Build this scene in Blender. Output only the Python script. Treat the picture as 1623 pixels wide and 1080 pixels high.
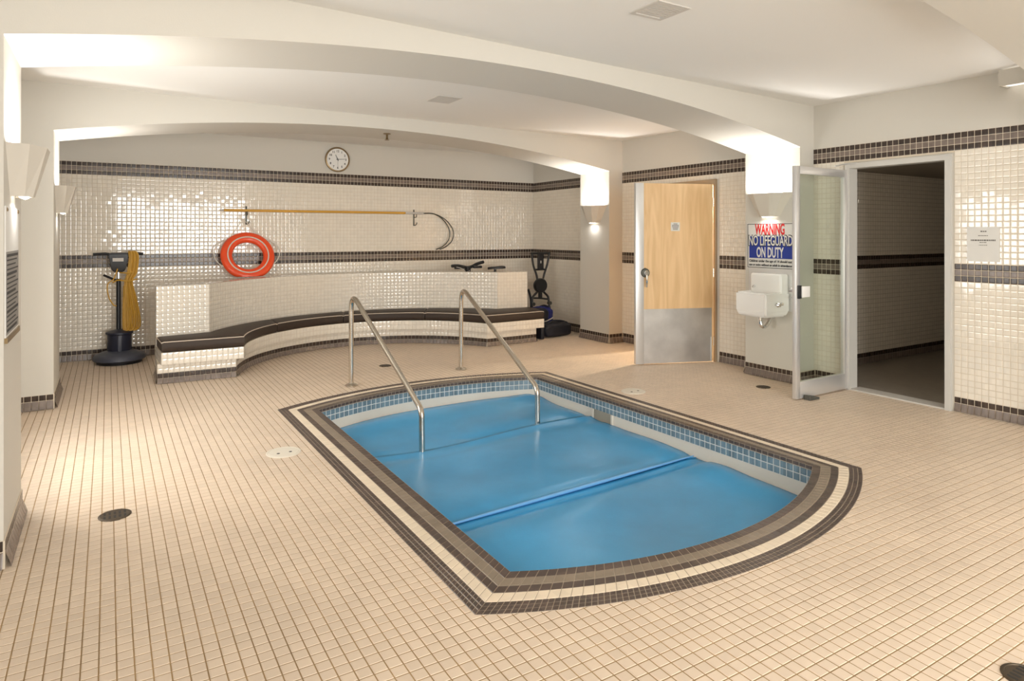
import bpy, bmesh, math, random
import numpy as np
from mathutils import Vector, Matrix
random.seed(7); rng = np.random.default_rng(7)
for o in list(bpy.data.objects): bpy.data.objects.remove(o)
S = bpy.context.scene
C = S.collection
PI = math.pi

# ------------------------------------------------------------------ camera
CAM_H, FPX, YAW, HORIZON = 1.5, 1048.93, 0.548, 371.78
cd = bpy.data.cameras.new('camera'); cam = bpy.data.objects.new('camera', cd); C.objects.link(cam)
cam.location = (0, 0, CAM_H); cam.rotation_euler = (PI/2, 0, -YAW)
cd.sensor_width = 36; cd.lens = 36*FPX/1623; cd.shift_y = -(540-HORIZON)/1623
cd.clip_start = .05
S.camera = cam

# ------------------------------------------------------------------ world, light, exposure
S.view_settings.view_transform = 'Standard'; S.view_settings.look = 'None'
S.view_settings.gamma = 1; S.view_settings.use_curve_mapping = False
S.view_settings.exposure = -0.52
W = bpy.data.worlds.new('world'); S.world = W; W.use_nodes = True
W.node_tree.nodes['Background'].inputs[0].default_value = (.75, .87, 1, 1)
W.node_tree.nodes['Background'].inputs[1].default_value = 1.2
DAY_SOUTH, DAY_LEFT, DAY_LOW, SCONCE_UP, SCONCE_DOWN, ROOM_LAMP = 640, 90, 90, 20, .8, 300
def area(name, loc, direction, sx, sy, power, col=(1, 1, 1), spread=None):
    l = bpy.data.lights.new(name, 'AREA'); l.shape = 'RECTANGLE'; l.size = sx; l.size_y = sy
    l.energy = power; l.color = col
    if spread: l.spread = spread
    o = bpy.data.objects.new(name, l); C.objects.link(o); o.location = loc
    o.rotation_euler = Vector(direction).to_track_quat('-Z', 'Y').to_euler()
    return o
# daylight standing outside the windows behind the camera and between the left columns
area('daylight_window_pair', (1.95, -3.2, 1.33), (0, 1, 0), 3.7, 2.56, DAY_SOUTH, (1, .985, .96))
area('daylight_side_window', (-.86, 5.21, 1.35), (1, 0, 0), 1.3, 1.55, DAY_LEFT, (1, .96, .91))
area('low_sun_side_window', (-2.5, 7.4, 2.7), (2.7, -2.4, -2.55), .25, .25, DAY_LOW, (1, .86, .70))

# ------------------------------------------------------------------ constants of the room
XR, YB, XL, YF, ZC = 6.127, 9.344, -.67, -3.0, 2.805       # right wall, back wall, left wall, front wall, ceiling
COLR, COLL = 5.88, -.40                                     # inner faces of the columns
TP = .0535                                                  # floor tile pitch
WP = .0505                                                  # wall tile pitch

# ------------------------------------------------------------------ materials
def mat(name, col, rough=.5, metal=0, spec=.5, bump=0, bscale=200, vary=0, vscale=1/TP, cloud=0, cscale=1.2, coat=0, emit=None, estr=0):
    m = bpy.data.materials.new(name); m.use_nodes = True
    nt = m.node_tree; N = nt.nodes; L = nt.links; b = N['Principled BSDF']
    b.inputs['Base Color'].default_value = (*col, 1); b.inputs['Roughness'].default_value = rough
    b.inputs['Metallic'].default_value = metal; b.inputs['Specular IOR Level'].default_value = spec
    if coat: b.inputs['Coat Weight'].default_value = coat
    if emit: b.inputs['Emission Color'].default_value = (*emit, 1); b.inputs['Emission Strength'].default_value = estr
    geo = N.new('ShaderNodeNewGeometry')
    cur = None
    if vary or cloud:
        rgb = N.new('ShaderNodeRGB'); rgb.outputs[0].default_value = (*col, 1); cur = rgb.outputs[0]
    if vary:
        sn = N.new('ShaderNodeVectorMath'); sn.operation = 'SCALE'; sn.inputs['Scale'].default_value = vscale
        L.new(geo.outputs['Position'], sn.inputs[0])
        ad = N.new('ShaderNodeVectorMath'); ad.operation = 'ADD'; ad.inputs[1].default_value = (.37, .41, .5); L.new(sn.outputs[0], ad.inputs[0])
        fl = N.new('ShaderNodeVectorMath'); fl.operation = 'FLOOR'; L.new(ad.outputs[0], fl.inputs[0])
        wn = N.new('ShaderNodeTexWhiteNoise'); L.new(fl.outputs[0], wn.inputs['Vector'])
        mr = N.new('ShaderNodeMapRange'); mr.inputs[3].default_value = 1-vary; mr.inputs[4].default_value = 1+vary*.6
        L.new(wn.outputs['Value'], mr.inputs[0])
        mx = N.new('ShaderNodeVectorMath'); mx.operation = 'SCALE'; L.new(cur, mx.inputs[0]); L.new(mr.outputs[0], mx.inputs['Scale']); cur = mx.outputs[0]
    if cloud:
        nz = N.new('ShaderNodeTexNoise'); nz.inputs['Scale'].default_value = cscale; nz.inputs['Detail'].default_value = 5
        L.new(geo.outputs['Position'], nz.inputs['Vector'])
        mr = N.new('ShaderNodeMapRange'); mr.inputs[1].default_value = .3; mr.inputs[2].default_value = .7
        mr.inputs[3].default_value = 1-cloud; mr.inputs[4].default_value = 1+cloud*.5
        L.new(nz.outputs[0], mr.inputs[0])
        mx = N.new('ShaderNodeVectorMath'); mx.operation = 'SCALE'; L.new(cur, mx.inputs[0]); L.new(mr.outputs[0], mx.inputs['Scale']); cur = mx.outputs[0]
    if cur is not None: L.new(cur, b.inputs['Base Color'])
    if bump:
        nz = N.new('ShaderNodeTexNoise'); nz.inputs['Scale'].default_value = bscale; nz.inputs['Detail'].default_value = 3
        L.new(geo.outputs['Position'], nz.inputs['Vector'])
        bp = N.new('ShaderNodeBump'); bp.inputs['Strength'].default_value = bump; bp.inputs['Distance'].default_value = .004
        L.new(nz.outputs[0], bp.inputs['Height']); L.new(bp.outputs[0], b.inputs['Normal'])
    return m
M = {}
M['plaster'] = mat('painted_plaster', (.66, .625, .56), .75, spec=.2, bump=.12, bscale=160)
M['ceiling'] = mat('ceiling_paint', (.87, .845, .80), .8, spec=.2, bump=.1, bscale=220)
M['cream'] = mat('cream_glazed_tile', (.85, .78, .675), .05, spec=.85, vary=.04, vscale=1/WP)
M['brown'] = mat('dark_brown_tile', (.055, .036, .028), .22, vary=.35, vscale=1/WP)
M['taupe'] = mat('taupe_tile', (.20, .155, .13), .25, vary=.15, vscale=1/WP)
M['grout'] = mat('wall_grout', (.68, .59, .47), .9, spec=.1)
M['floor_tile'] = mat('unglazed_floor_tile', (.755, .615, .485), .42, spec=.4, vary=.05, cloud=.08, cscale=1.4)
M['floor_grout'] = mat('floor_grout', (.36, .24, .12), .9, spec=.1, cloud=.3, cscale=3)
M['cop_grout'] = mat('coping_grout', (.45, .38, .30), .9, spec=.1)
M['cop_brown'] = mat('coping_brown', (.085, .058, .047), .35, vary=.25)
M['cop_taupe'] = mat('coping_taupe', (.25, .20, .15), .4, vary=.1)
M['cop_cream'] = mat('coping_cream', (.80, .68, .53), .4, vary=.06)
M['blue_tile'] = mat('blue_waterline_tile', (.175, .25, .295), .12, vary=.2, vscale=1/WP)
M['white_grout'] = mat('white_grout', (.72, .72, .70), .8)
M['basin'] = mat('basin_render', (.72, .66, .57), .7, bump=.1, bscale=60)
M['cover'] = mat('blue_vinyl_cover', (.055, .345, .67), .26, spec=.4, cloud=.2, cscale=1.6, bump=.15, bscale=90)
M['steel'] = mat('brushed_steel', (.62, .57, .50), .22, metal=1, bump=.03)
M['alu'] = mat('anodised_aluminium', (.74, .73, .72), .38, metal=.6)
M['alu_pale'] = mat('painted_door_frame', (.62, .60, .56), .4)
M['chrome'] = mat('chrome', (.8, .8, .8), .08, metal=1)
M['vinyl'] = mat('dark_brown_vinyl', (.045, .030, .022), .55, spec=.35, bump=.2, bscale=120)
M['piping'] = mat('pale_piping', (.60, .51, .42), .5)
M['white'] = mat('white_porcelain', (.90, .885, .85), .12)
M['white_paint'] = mat('white_plaster_fixture', (.68, .63, .55), .55)
M['paper'] = mat('paper', (.74, .72, .68), .7)
M['lid'] = mat('white_plastic_lid', (.76, .70, .60), .45)
M['bronze'] = mat('bronze_drain', (.10, .075, .05), .45, metal=.7)
M['black'] = mat('black_plastic', (.012, .012, .014), .4)
M['navy'] = mat('navy_plastic', (.022, .025, .045), .4)
M['grey_blue'] = mat('slate_plastic', (.075, .08, .105), .45)
M['bag_blue'] = mat('blue_nylon', (.012, .018, .16), .5, bump=.4, bscale=40)
M['bag_black'] = mat('black_nylon', (.010, .011, .018), .55, bump=.4, bscale=40)
M['cord'] = mat('ochre_cord', (.60, .33, .04), .5)
M['orange'] = mat('orange_vinyl', (.93, .09, .022), .3)
M['rope'] = mat('white_rope', (.72, .68, .60), .7)
M['yellow'] = mat('yellow_pole', (.70, .37, .05), .4)
M['hook'] = mat('dark_hook', (.10, .10, .085), .4, metal=.6)
M['ink'] = mat('black_ink', (.02, .02, .022), .6)
M['ink_soft'] = mat('grey_ink', (.18, .17, .15), .7)
M['red'] = mat('red_ink', (.62, .02, .02), .5)
M['blue_ink'] = mat('blue_ink', (.012, .035, .28), .5)
M['gold'] = mat('brass_rim', (.26, .18, .09), .35, metal=.7)
M['vent'] = mat('vent_metal', (.62, .585, .54), .5)
M['dark'] = mat('dark_gap', (.03, .027, .024), .9)
M['lamp'] = mat('lit_lamp', (1, 1, 1), .5, emit=(1, .93, .82), estr=6)
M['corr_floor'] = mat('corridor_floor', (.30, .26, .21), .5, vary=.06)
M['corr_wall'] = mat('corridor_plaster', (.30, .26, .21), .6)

def wood():
    m = bpy.data.materials.new('pale_wood_veneer'); m.use_nodes = True; nt = m.node_tree; N = nt.nodes; L = nt.links; b = N['Principled BSDF']
    tc = N.new('ShaderNodeTexCoord'); mp = N.new('ShaderNodeMapping'); mp.inputs['Scale'].default_value = (7, 7, .7); L.new(tc.outputs['Object'], mp.inputs[0])
    nz = N.new('ShaderNodeTexNoise'); nz.inputs['Scale'].default_value = 1.6; nz.inputs['Detail'].default_value = 6; nz.inputs['Distortion'].default_value = 1.4; L.new(mp.outputs[0], nz.inputs[0])
    cr = N.new('ShaderNodeValToRGB'); cr.color_ramp.elements[0].position = .3; cr.color_ramp.elements[0].color = (.72, .465, .225, 1)
    cr.color_ramp.elements[1].position = .7; cr.color_ramp.elements[1].color = (.86, .60, .335, 1); L.new(nz.outputs[0], cr.inputs[0])
    L.new(cr.outputs[0], b.inputs['Base Color']); b.inputs['Roughness'].default_value = .38
    return m
M['wood'] = wood()
def glass(name, tint=(.93, .96, .93), refl=.10):
    m = bpy.data.materials.new(name); m.use_nodes = True; nt = m.node_tree; N = nt.nodes; L = nt.links
    N.remove(N['Principled BSDF']); t = N.new('ShaderNodeBsdfTransparent'); t.inputs[0].default_value = (*tint, 1)
    g = N.new('ShaderNodeBsdfGlossy'); g.inputs['Roughness'].default_value = .02; mx = N.new('ShaderNodeMixShader'); mx.inputs[0].default_value = refl
    L.new(t.outputs[0], mx.inputs[1]); L.new(g.outputs[0], mx.inputs[2]); L.new(mx.outputs[0], N['Material Output'].inputs[0]); return m
M['glass'] = glass('door_glass')
M['door_tan'] = mat('tan_door_frame', (.42, .32, .21), .5)
M['glass_clear'] = glass('window_glass', (.97, .98, .98), .04)

# ------------------------------------------------------------------ object helpers
def link(o, parent=None):
    C.objects.link(o)
    if parent is not None: o.parent = parent
    return o
def mesh(name, V, F, m, parent=None, smooth=False, loc=None):
    me = bpy.data.meshes.new(name)
    me.from_pydata(V.tolist() if hasattr(V, 'tolist') else [tuple(v) for v in V], [], F.tolist() if hasattr(F, 'tolist') else F)
    me.materials.append(M[m] if isinstance(m, str) else m)
    if smooth: me.polygons.foreach_set('use_smooth', [True]*len(me.polygons))
    me.update()
    o = bpy.data.objects.new(name, me)
    if loc is not None: o.location = loc
    return link(o, parent)
def from_bm(name, bm, m, parent=None, smooth=False, loc=None, rotz=0):
    bmesh.ops.recalc_face_normals(bm, faces=bm.faces)
    me = bpy.data.meshes.new(name); bm.to_mesh(me); bm.free()
    me.materials.append(M[m] if isinstance(m, str) else m)
    if smooth:
        me.polygons.foreach_set('use_smooth', [True]*len(me.polygons))
        me.set_sharp_from_angle(angle=math.radians(38))
    o = bpy.data.objects.new(name, me)
    if loc is not None: o.location = loc
    o.rotation_euler.z = rotz
    return link(o, parent)
def tag(o, label, cat=None, group=None, kind=None):
    o['label'] = label
    if cat: o['category'] = cat
    if group: o['group'] = group
    if kind: o['kind'] = kind
    return o
def empty(name, loc=(0, 0, 0), rotz=0):
    o = bpy.data.objects.new(name, None); o.empty_display_size = .1; o.location = loc; o.rotation_euler.z = rotz
    return link(o)
def box(bm, x0, x1, y0, y1, z0, z1, bev=0, seg=2):
    r = bmesh.ops.create_cube(bm, size=1)
    vs = r['verts']
    for v in vs:
        v.co = Vector(((x0+x1)/2+v.co.x*(x1-x0), (y0+y1)/2+v.co.y*(y1-y0), (z0+z1)/2+v.co.z*(z1-z0)))
    if bev:
        es = list({e for v in vs for e in v.link_edges})
        bmesh.ops.bevel(bm, geom=es, offset=bev, segments=seg, affect='EDGES', profile=.5)
def boxo(name, x0, x1, y0, y1, z0, z1, m, parent=None, bev=0, smooth=None, loc=None, rotz=0):
    bm = bmesh.new(); box(bm, x0, x1, y0, y1, z0, z1, bev)
    return from_bm(name, bm, m, parent, smooth=bool(bev) if smooth is None else smooth, loc=loc, rotz=rotz)
def tube(bm, pts, r, seg=10, closed=False, cap=True):
    pts = [Vector(p) for p in pts]; n = len(pts); rings = []
    up = None
    for i, p in enumerate(pts):
        if closed: t = (pts[(i+1) % n]-pts[i-1])
        else: t = pts[min(i+1, n-1)]-pts[max(i-1, 0)]
        t.normalize()
        if up is None: up = Vector((0, 0, 1)) if abs(t.z) < .9 else Vector((1, 0, 0))
        a = t.cross(up); a.normalize(); b = a.cross(t); b.normalize(); up = b
        rr = r[i] if isinstance(r, (list, tuple)) else r
        rings.append([bm.verts.new(p+a*math.cos(2*PI*k/seg)*rr+b*math.sin(2*PI*k/seg)*rr) for k in range(seg)])
    for i in range(n if closed else n-1):
        A = rings[i]; B = rings[(i+1) % n]
        for k in range(seg): bm.faces.new((A[k], A[(k+1) % seg], B[(k+1) % seg], B[k]))
    if cap and not closed:
        bm.faces.new(rings[0][::-1]); bm.faces.new(rings[-1])
def tubeo(name, pts, r, m, parent=None, seg=10, closed=False):
    bm = bmesh.new(); tube(bm, pts, r, seg, closed); return from_bm(name, bm, m, parent, smooth=True)
def lathe(bm, prof, seg=28, at=(0, 0, 0), axis='z'):
    rings = []
    for r, z in prof:
        ring = []
        for k in range(seg):
            a = 2*PI*k/seg; p = (r*math.cos(a), r*math.sin(a), z)
            if axis == 'x': p = (p[2], p[0], p[1])
            if axis == 'y': p = (p[0], p[2], p[1])
            ring.append(bm.verts.new((at[0]+p[0], at[1]+p[1], at[2]+p[2])))
        rings.append(ring)
    for A, B in zip(rings, rings[1:]):
        for k in range(seg): bm.faces.new((A[k], A[(k+1) % seg], B[(k+1) % seg], B[k]))
    bm.faces.new(rings[0][::-1]); bm.faces.new(rings[-1])
def latheo(name, prof, m, parent=None, seg=28, at=(0, 0, 0), axis='z', smooth=True, loc=None):
    bm = bmesh.new(); lathe(bm, prof, seg, at, axis); return from_bm(name, bm, m, parent, smooth, loc)
def smooth_path(pts, n=6):
    P = [Vector(p) for p in pts]; out = []
    for i in range(len(P)-1):
        p0, p1, p2, p3 = P[max(i-1, 0)], P[i], P[i+1], P[min(i+2, len(P)-1)]
        for k in range(n):
            t = k/n
            out.append(.5*((2*p1)+(p2-p0)*t+(2*p0-5*p1+4*p2-p3)*t*t+(3*p1-p0-3*p2+p3)*t**3))
    out.append(P[-1]); return out
def fillet(pts, r, n=6):
    P = [Vector(p) for p in pts]; out = [P[0]]
    for i in range(1, len(P)-1):
        a = (P[i-1]-P[i]); b = (P[i+1]-P[i]); la, lb = a.length, b.length; a.normalize(); b.normalize()
        half = a.angle(b)/2; d = min(r/math.tan(half), la*.48, lb*.48)
        A = P[i]+a*d; B = P[i]+b*d
        for k in range(n+1):
            t = k/n; out.append((1-t)**2*A+2*t*(1-t)*P[i]+t*t*B)
    out.append(P[-1]); return out
def prism(bm, poly, z0, z1):
    lo = [bm.verts.new((x, y, z0)) for x, y in poly]; hi = [bm.verts.new((x, y, z1)) for x, y in poly]
    n = len(poly); bm.faces.new(lo[::-1]); bm.faces.new(hi)
    for i in range(n): bm.faces.new((lo[i], lo[(i+1) % n], hi[(i+1) % n], hi[i]))
def text_mesh(body, size, sx=1, bold=0, align='CENTER'):
    cu = bpy.data.curves.new('t', 'FONT'); cu.body = body; cu.size = size; cu.align_x = align; cu.align_y = 'CENTER'
    cu.offset = bold; cu.resolution_u = 3; cu.extrude = .0006
    o = bpy.data.objects.new('t', cu); C.objects.link(o)
    dg = bpy.context.evaluated_depsgraph_get(); dg.update()
    me = bpy.data.meshes.new_from_object(o.evaluated_get(dg))
    bpy.data.objects.remove(o); bpy.data.curves.remove(cu)
    for v in me.vertices: v.co.x *= sx
    return me
def texto(name, body, size, m, parent, origin, xdir, sx=1, bold=0, fitw=None, align='CENTER'):
    me = text_mesh(body, size, sx, bold, align)
    if fitw:
        xs = [v.co.x for v in me.vertices]; k = fitw/(max(xs)-min(xs))
        for v in me.vertices: v.co.x *= k
    x = Vector(xdir).normalized(); z = Vector((0, 0, 1)); n = x.cross(z)
    for v in me.vertices: v.co = Vector(origin)+x*v.co.x+z*v.co.y+n*v.co.z
    me.materials.clear(); me.materials.append(M[m]); me.name = name
    return link(bpy.data.objects.new(name, me), parent)

# ------------------------------------------------------------------ projection (only to rank which tiles show largest)
SY, CY = math.sin(YAW), math.cos(YAW)
def project(P):
    d = P[..., 0]*SY+P[..., 1]*CY; l = P[..., 0]*CY-P[..., 1]*SY
    d = np.where(d < .05, .05, d)
    return 811.5+FPX*l/d, HORIZON-FPX*(P[..., 2]-CAM_H)/d
def shown_area(Q):
    u, v = project(Q)
    a = np.zeros(len(Q))
    for i in range(4):
        j = (i+1) % 4; a += u[:, i]*v[:, j]-u[:, j]*v[:, i]
    a = np.abs(a)/2
    cu, cv = u.mean(1), v.mean(1)
    ok = (cu > 0) & (cu < 1623) & (cv > 0) & (cv < 1080) & ((Q.mean(1)[:, 0]*SY+Q.mean(1)[:, 1]*CY) > .2)
    return np.where(ok, a, 0)

# ------------------------------------------------------------------ tile builder: corners (n,4,3) counter-clockwise seen from outside
def tile_verts(Q, Nrm, gap, h, pillow, tilt=0):
    Q = np.asarray(Q, float); Nrm = np.asarray(Nrm, float)
    cen = Q.mean(1, keepdims=True)
    e1 = np.linalg.norm(Q[:, 1]-Q[:, 0], axis=1); e2 = np.linalg.norm(Q[:, 3]-Q[:, 0], axis=1)
    su = np.clip(1-gap/e1, .3, 1); sv = np.clip(1-gap/e2, .3, 1)
    if pillow == 'round': g = (0, .13, .34, .66, .87, 1.); hs = (0, h, h+.0004)          # strongly cushioned glaze
    else: g = (0, .07, .16, .84, .93, 1.); hs = (0, h*.8, h)                               # flat face, eased edges
    prof = {v: hs[min(i, 5-i)] for i, v in enumerate(g)}
    def bil(u, v):
        return Q[:, 0]*((1-u)*(1-v))[:, None]+Q[:, 1]*(u*(1-v))[:, None]+Q[:, 2]*(u*v)[:, None]+Q[:, 3]*((1-u)*v)[:, None]
    out = []
    n = len(Q)
    if pillow:
        tx = rng.normal(0, tilt, n); ty = rng.normal(0, tilt, n)
        for a in g:
            for b in g:
                p = bil(.5+(b-.5)*su, .5+(a-.5)*sv)
                if 0 < a < 1 and 0 < b < 1: p = p+Nrm*(min(prof[a], prof[b])+tx*(b-.5)*e1+ty*(a-.5)*e2)[:, None]
                else: p = p-Nrm*.0002
                out.append(p)
        V = np.stack(out, 1)
        F = [(r*6+c, r*6+c+1, r*6+c+7, r*6+c+6) for r in range(5) for c in range(5)]
    else:
        for s, hh in ((0, 0), (min(.0022, h*1.2), h)):
            uu = np.clip(su-2*s/e1, .2, 1); vv = np.clip(sv-2*s/e2, .2, 1)
            for a, b in ((-.5, -.5), (.5, -.5), (.5, .5), (-.5, .5)):
                out.append(bil(.5+a*uu, .5+b*vv)+Nrm*hh)
        V = np.stack(out, 1)
        F = [(4, 5, 6, 7)]+[(i, (i+1) % 4, 4+(i+1) % 4, 4+i) for i in range(4)]
    return V, np.array(F)
def tile_field(name, Q, Nrm, m, parent, gap=.0028, h=.0014, pillow=True, tilt=.006, kind='stuff'):
    Q = np.asarray(Q, float)
    if len(Q) == 0: return None
    V, F = tile_verts(Q, Nrm, gap, h, pillow, tilt)
    n, k = V.shape[:2]
    Fa = (F[None]+(np.arange(n)*k)[:, None, None]).reshape(-1, 4)
    o = mesh(name, V.reshape(-1, 3), Fa, m, parent, smooth=(pillow == 'round'))
    if kind: o['kind'] = kind
    return o
def tile_parts(name, Q, Nrm, m, parent, gap=.0028, h=.0014, pillow=True, tilt=.006, share=False):
    Q = np.asarray(Q, float)
    if len(Q) == 0: return
    Nrm = np.asarray(Nrm, float)
    if share:      # all alike: one mesh, moved about
        c0 = Q[0].mean(0); V, F = tile_verts(Q[:1], Nrm[:1], gap, h, pillow, 0)
        me = bpy.data.meshes.new(name); me.from_pydata((V[0]-c0).tolist(), [], F.tolist()); me.materials.append(M[m])
        me.update()
        for q in Q:
            o = bpy.data.objects.new(name, me); o.location = q.mean(0); link(o, parent)
        return
    V, F = tile_verts(Q, Nrm, gap, h, pillow, tilt); Fl = F.tolist()
    for v in V:
        c = v.mean(0); me = bpy.data.meshes.new(name); me.from_pydata((v-c).tolist(), [], Fl); me.materials.append(M[m])
        if pillow == 'round': me.polygons.foreach_set('use_smooth', [True]*len(me.polygons))
        me.update(); o = bpy.data.objects.new(name, me); o.location = c; link(o, parent)
def resample(poly, pitch=None, n=None):
    P = np.asarray(poly, float); seg = np.linalg.norm(np.diff(P, axis=0), axis=1); s = np.r_[0, np.cumsum(seg)]
    if n is None: n = max(1, int(round(s[-1]/pitch)))
    t = np.linspace(0, s[-1], n+1)
    return np.stack([np.interp(t, s, P[:, i]) for i in range(2)], 1)
def band(poly, z0, z1, pitch, off0=0, off1=0):
    """quads along a path; the outside lies to the right of the way it runs"""
    R = resample(poly, pitch); T = np.gradient(R, axis=0) if len(R) > 2 else np.repeat((R[1:]-R[:1]), 2, 0)
    T /= np.linalg.norm(T, axis=1, keepdims=True); Nn = np.stack([T[:, 1], -T[:, 0]], 1)
    A = np.c_[R+Nn*off0, np.full(len(R), z0)]; B = np.c_[R+Nn*off1, np.full(len(R), z1)]
    Q = np.stack([A[:-1], A[1:], B[1:], B[:-1]], 1)
    nn = np.c_[(Nn[:-1]+Nn[1:])/2, np.zeros(len(R)-1)]; nn /= np.linalg.norm(nn, axis=1, keepdims=True)
    return Q, nn
def rows(poly, z0, z1, off=0, pitch=WP):
    n = max(1, int(round((z1-z0)/WP))); zz = np.linspace(z0, z1, n+1); Qs = []; Ns = []
    for a, b in zip(zz, zz[1:]):
        q, nn = band(poly, a, b, pitch, off, off); Qs.append(q); Ns.append(nn)
    return np.concatenate(Qs), np.concatenate(Ns)
def arc3(A, B, D, n):
    (ax, ay), (bx, by), (cx, cy) = A, B, D
    d = 2*(ax*(by-cy)+bx*(cy-ay)+cx*(ay-by))
    ux = ((ax*ax+ay*ay)*(by-cy)+(bx*bx+by*by)*(cy-ay)+(cx*cx+cy*cy)*(ay-by))/d
    uy = ((ax*ax+ay*ay)*(cx-bx)+(bx*bx+by*by)*(ax-cx)+(cx*cx+cy*cy)*(bx-ax))/d
    r = math.hypot(ax-ux, ay-uy); t0 = math.atan2(ay-uy, ax-ux); tm = math.atan2(by-uy, bx-ux); t1 = math.atan2(cy-uy, cx-ux)
    def unw(t, ref):
        while t-ref > PI: t -= 2*PI
        while t-ref < -PI: t += 2*PI
        return t
    tm = unw(tm, t0); t1 = unw(t1, tm)
    return np.array([(ux+r*math.cos(t), uy+r*math.sin(t)) for t in np.linspace(t0, t1, n+1)])
Z_BASE, Z_MID0, Z_MID1, Z_TOP0, Z_TOP1 = .127, 1.102, 1.2535, 2.2115, 2.363
OFF = .004                                                   # tiles stand this far off the bare wall
def wall_courses(path):
    """all tile courses of a fully tiled wall along one straight path"""
    out = {'brown': [], 'taupe': [], 'cream': [], 'cream_low': []}
    out['taupe'].append(band(path, 0.004, .0765, WP, .013, OFF))
    out['brown'].append(band(path, .0765, Z_BASE, WP, OFF, OFF))
    out['cream_low'].append(rows(path, Z_BASE, Z_MID0, OFF)); out['cream'].append(rows(path, Z_MID1, Z_TOP0, OFF))
    for z0, z1 in ((Z_MID0, Z_MID1), (Z_TOP0, Z_TOP1)):
        for k, m in enumerate(('brown', 'taupe', 'brown')):
            out[m].append(band(path, z0+(z1-z0)*k/3, z0+(z1-z0)*(k+1)/3, WP, OFF, OFF))
    return {m: (np.concatenate([q for q, _ in l]), np.concatenate([n for _, n in l])) for m, l in out.items()}

# ================================================================== SETTING
# ---- pool outlines: four sides, each from one corner to the next (front, right, back, left)
def side_set(lf, rf, rb, lb, mf, mb, n=64):
    lin = lambda a, b: np.array([np.array(a)+(np.array(b)-np.array(a))*t for t in np.linspace(0, 1, n+1)])
    return [arc3(lf, mf, rf, n), lin(rf, rb), arc3(rb, mb, lb, n), lin(lb, lf)]
OUT = side_set((1.233, 2.30), (4.125, 2.455), (4.085, 5.962), (1.235, 5.872), (2.66, 1.965), (2.65, 6.275))
INN = side_set((1.525, 2.515), (3.885, 2.640), (3.850, 5.800), (1.535, 5.685), (2.67, 2.255), (2.66, 6.005))
outer_loop = np.concatenate([s[:-1] for s in OUT]); inner_loop = np.concatenate([s[:-1] for s in INN])
def inside(P, loop):
    x, y = P[:, 0], P[:, 1]; c = np.zeros(len(P), bool); n = len(loop); j = n-1
    for i in range(n):
        xi, yi = loop[i]; xj, yj = loop[j]
        cond = ((yi > y) != (yj > y)) & (x < (xj-xi)*(y-yi)/(yj-yi+1e-12)+xi); c ^= cond; j = i
    return c

# ---- floor: grout bed with the pool cut out, tiles on it
bm = bmesh.new()
mid_loop = (outer_loop+inner_loop)/2
ro = [bm.verts.new((x, y, -.0016)) for x, y in ((XL-.2, YF-.2), (XR+.12, YF-.2), (XR+.12, YB+.2), (XL-.2, YB+.2))]
ri = [bm.verts.new((x, y, -.0016)) for x, y in mid_loop]
es = [bm.edges.new((L_[i], L_[(i+1) % len(L_)])) for L_ in (ro, ri) for i in range(len(L_))]
bmesh.ops.triangle_fill(bm, edges=es, use_beauty=True)
for f in bm.faces:
    if f.normal.z < 0: f.normal_flip()
floor = bpy.data.objects.new('floor', bpy.data.meshes.new('floor')); bm.to_mesh(floor.data); bm.free(); floor.data.materials.append(M['floor_grout'])
link(floor); tag(floor, 'cream square tiled floor around the pool', kind='structure')
nx = int((XR-XL)/TP)+1; ny = int((YB+1.2)/TP)+1
gx, gy = np.meshgrid(XL+np.arange(nx)*TP, -1.2+np.arange(ny)*TP)
x0 = gx.ravel(); y0 = gy.ravel(); z = np.full_like(x0, -.0016)
Q = np.stack([np.c_[x0, y0, z], np.c_[x0+TP, y0, z], np.c_[x0+TP, y0+TP, z], np.c_[x0, y0+TP, z]], 1)
allin = np.ones(len(Q), bool)
for k in range(4): allin &= inside(Q[:, k, :2], outer_loop)
Q = Q[~allin]
NZ = np.tile((0, 0, 1.), (len(Q), 1))
ar = shown_area(Q); order = np.argsort(-ar); big = order[:300]; rest = order[300:]
tile_parts('floor_tile', Q[big], NZ[big], 'floor_tile', floor, gap=.0042, h=.0016, pillow=False, share=True)
o = tile_field('floor_tile_field', Q[rest], NZ[rest], 'floor_tile', floor, gap=.0042, h=.0016, pillow=False)

# ---- ceiling
ceil = boxo('ceiling', XL-.2, XR+.2, YF-.2, YB+.2, ZC, ZC+.15, 'ceiling'); tag(ceil, 'smooth off-white plaster ceiling', kind='structure')

# ---- walls
DG = (2.865, 3.785, 2.165)      # glass door opening: y0, y1, top
DW = (5.42, 6.42, 2.115)        # wood door opening
def wall_with_holes(name, u0, u1, holes, axis, at, thick, ztop=2.9):
    """box pieces around openings; axis 'y' = wall runs along y at x=at..at+thick"""
    bm = bmesh.new(); cuts = sorted(holes); cur = u0
    def bx(a, b, z0, z1):
        if b-a < 1e-4 or z1-z0 < 1e-4: return
        if axis == 'y': box(bm, at, at+thick, a, b, z0, z1)
        else: box(bm, a, b, at, at+thick, z0, z1)
    for a, b, z0, z1 in cuts:
        bx(cur, a, -.02, ztop); bx(a, b, z1, ztop); bx(a, b, -.02, z0); cur = b
    bx(cur, u1, -.02, ztop)
    return from_bm(name, bm, 'plaster')
wr = wall_with_holes('wall_right', YF, YB+.2, [(DG[0], DG[1], -.02, DG[2]), (DW[0], DW[1], -.02, DW[2])], 'y', XR, .14)
tag(wr, 'right wall with cream tiles, two dark tile stripes and two doorways', kind='structure')
wb = wall_with_holes('wall_back', XL-.2, XR+.14, [], 'x', YB, .15)
tag(wb, 'back wall with glossy cream tiles and dark tile stripes', kind='structure')
wl = wall_with_holes('wall_left', YF, YB+.2, [(4.5, 5.92, .5, 2.2)], 'y', XL-.18, .18)
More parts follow.
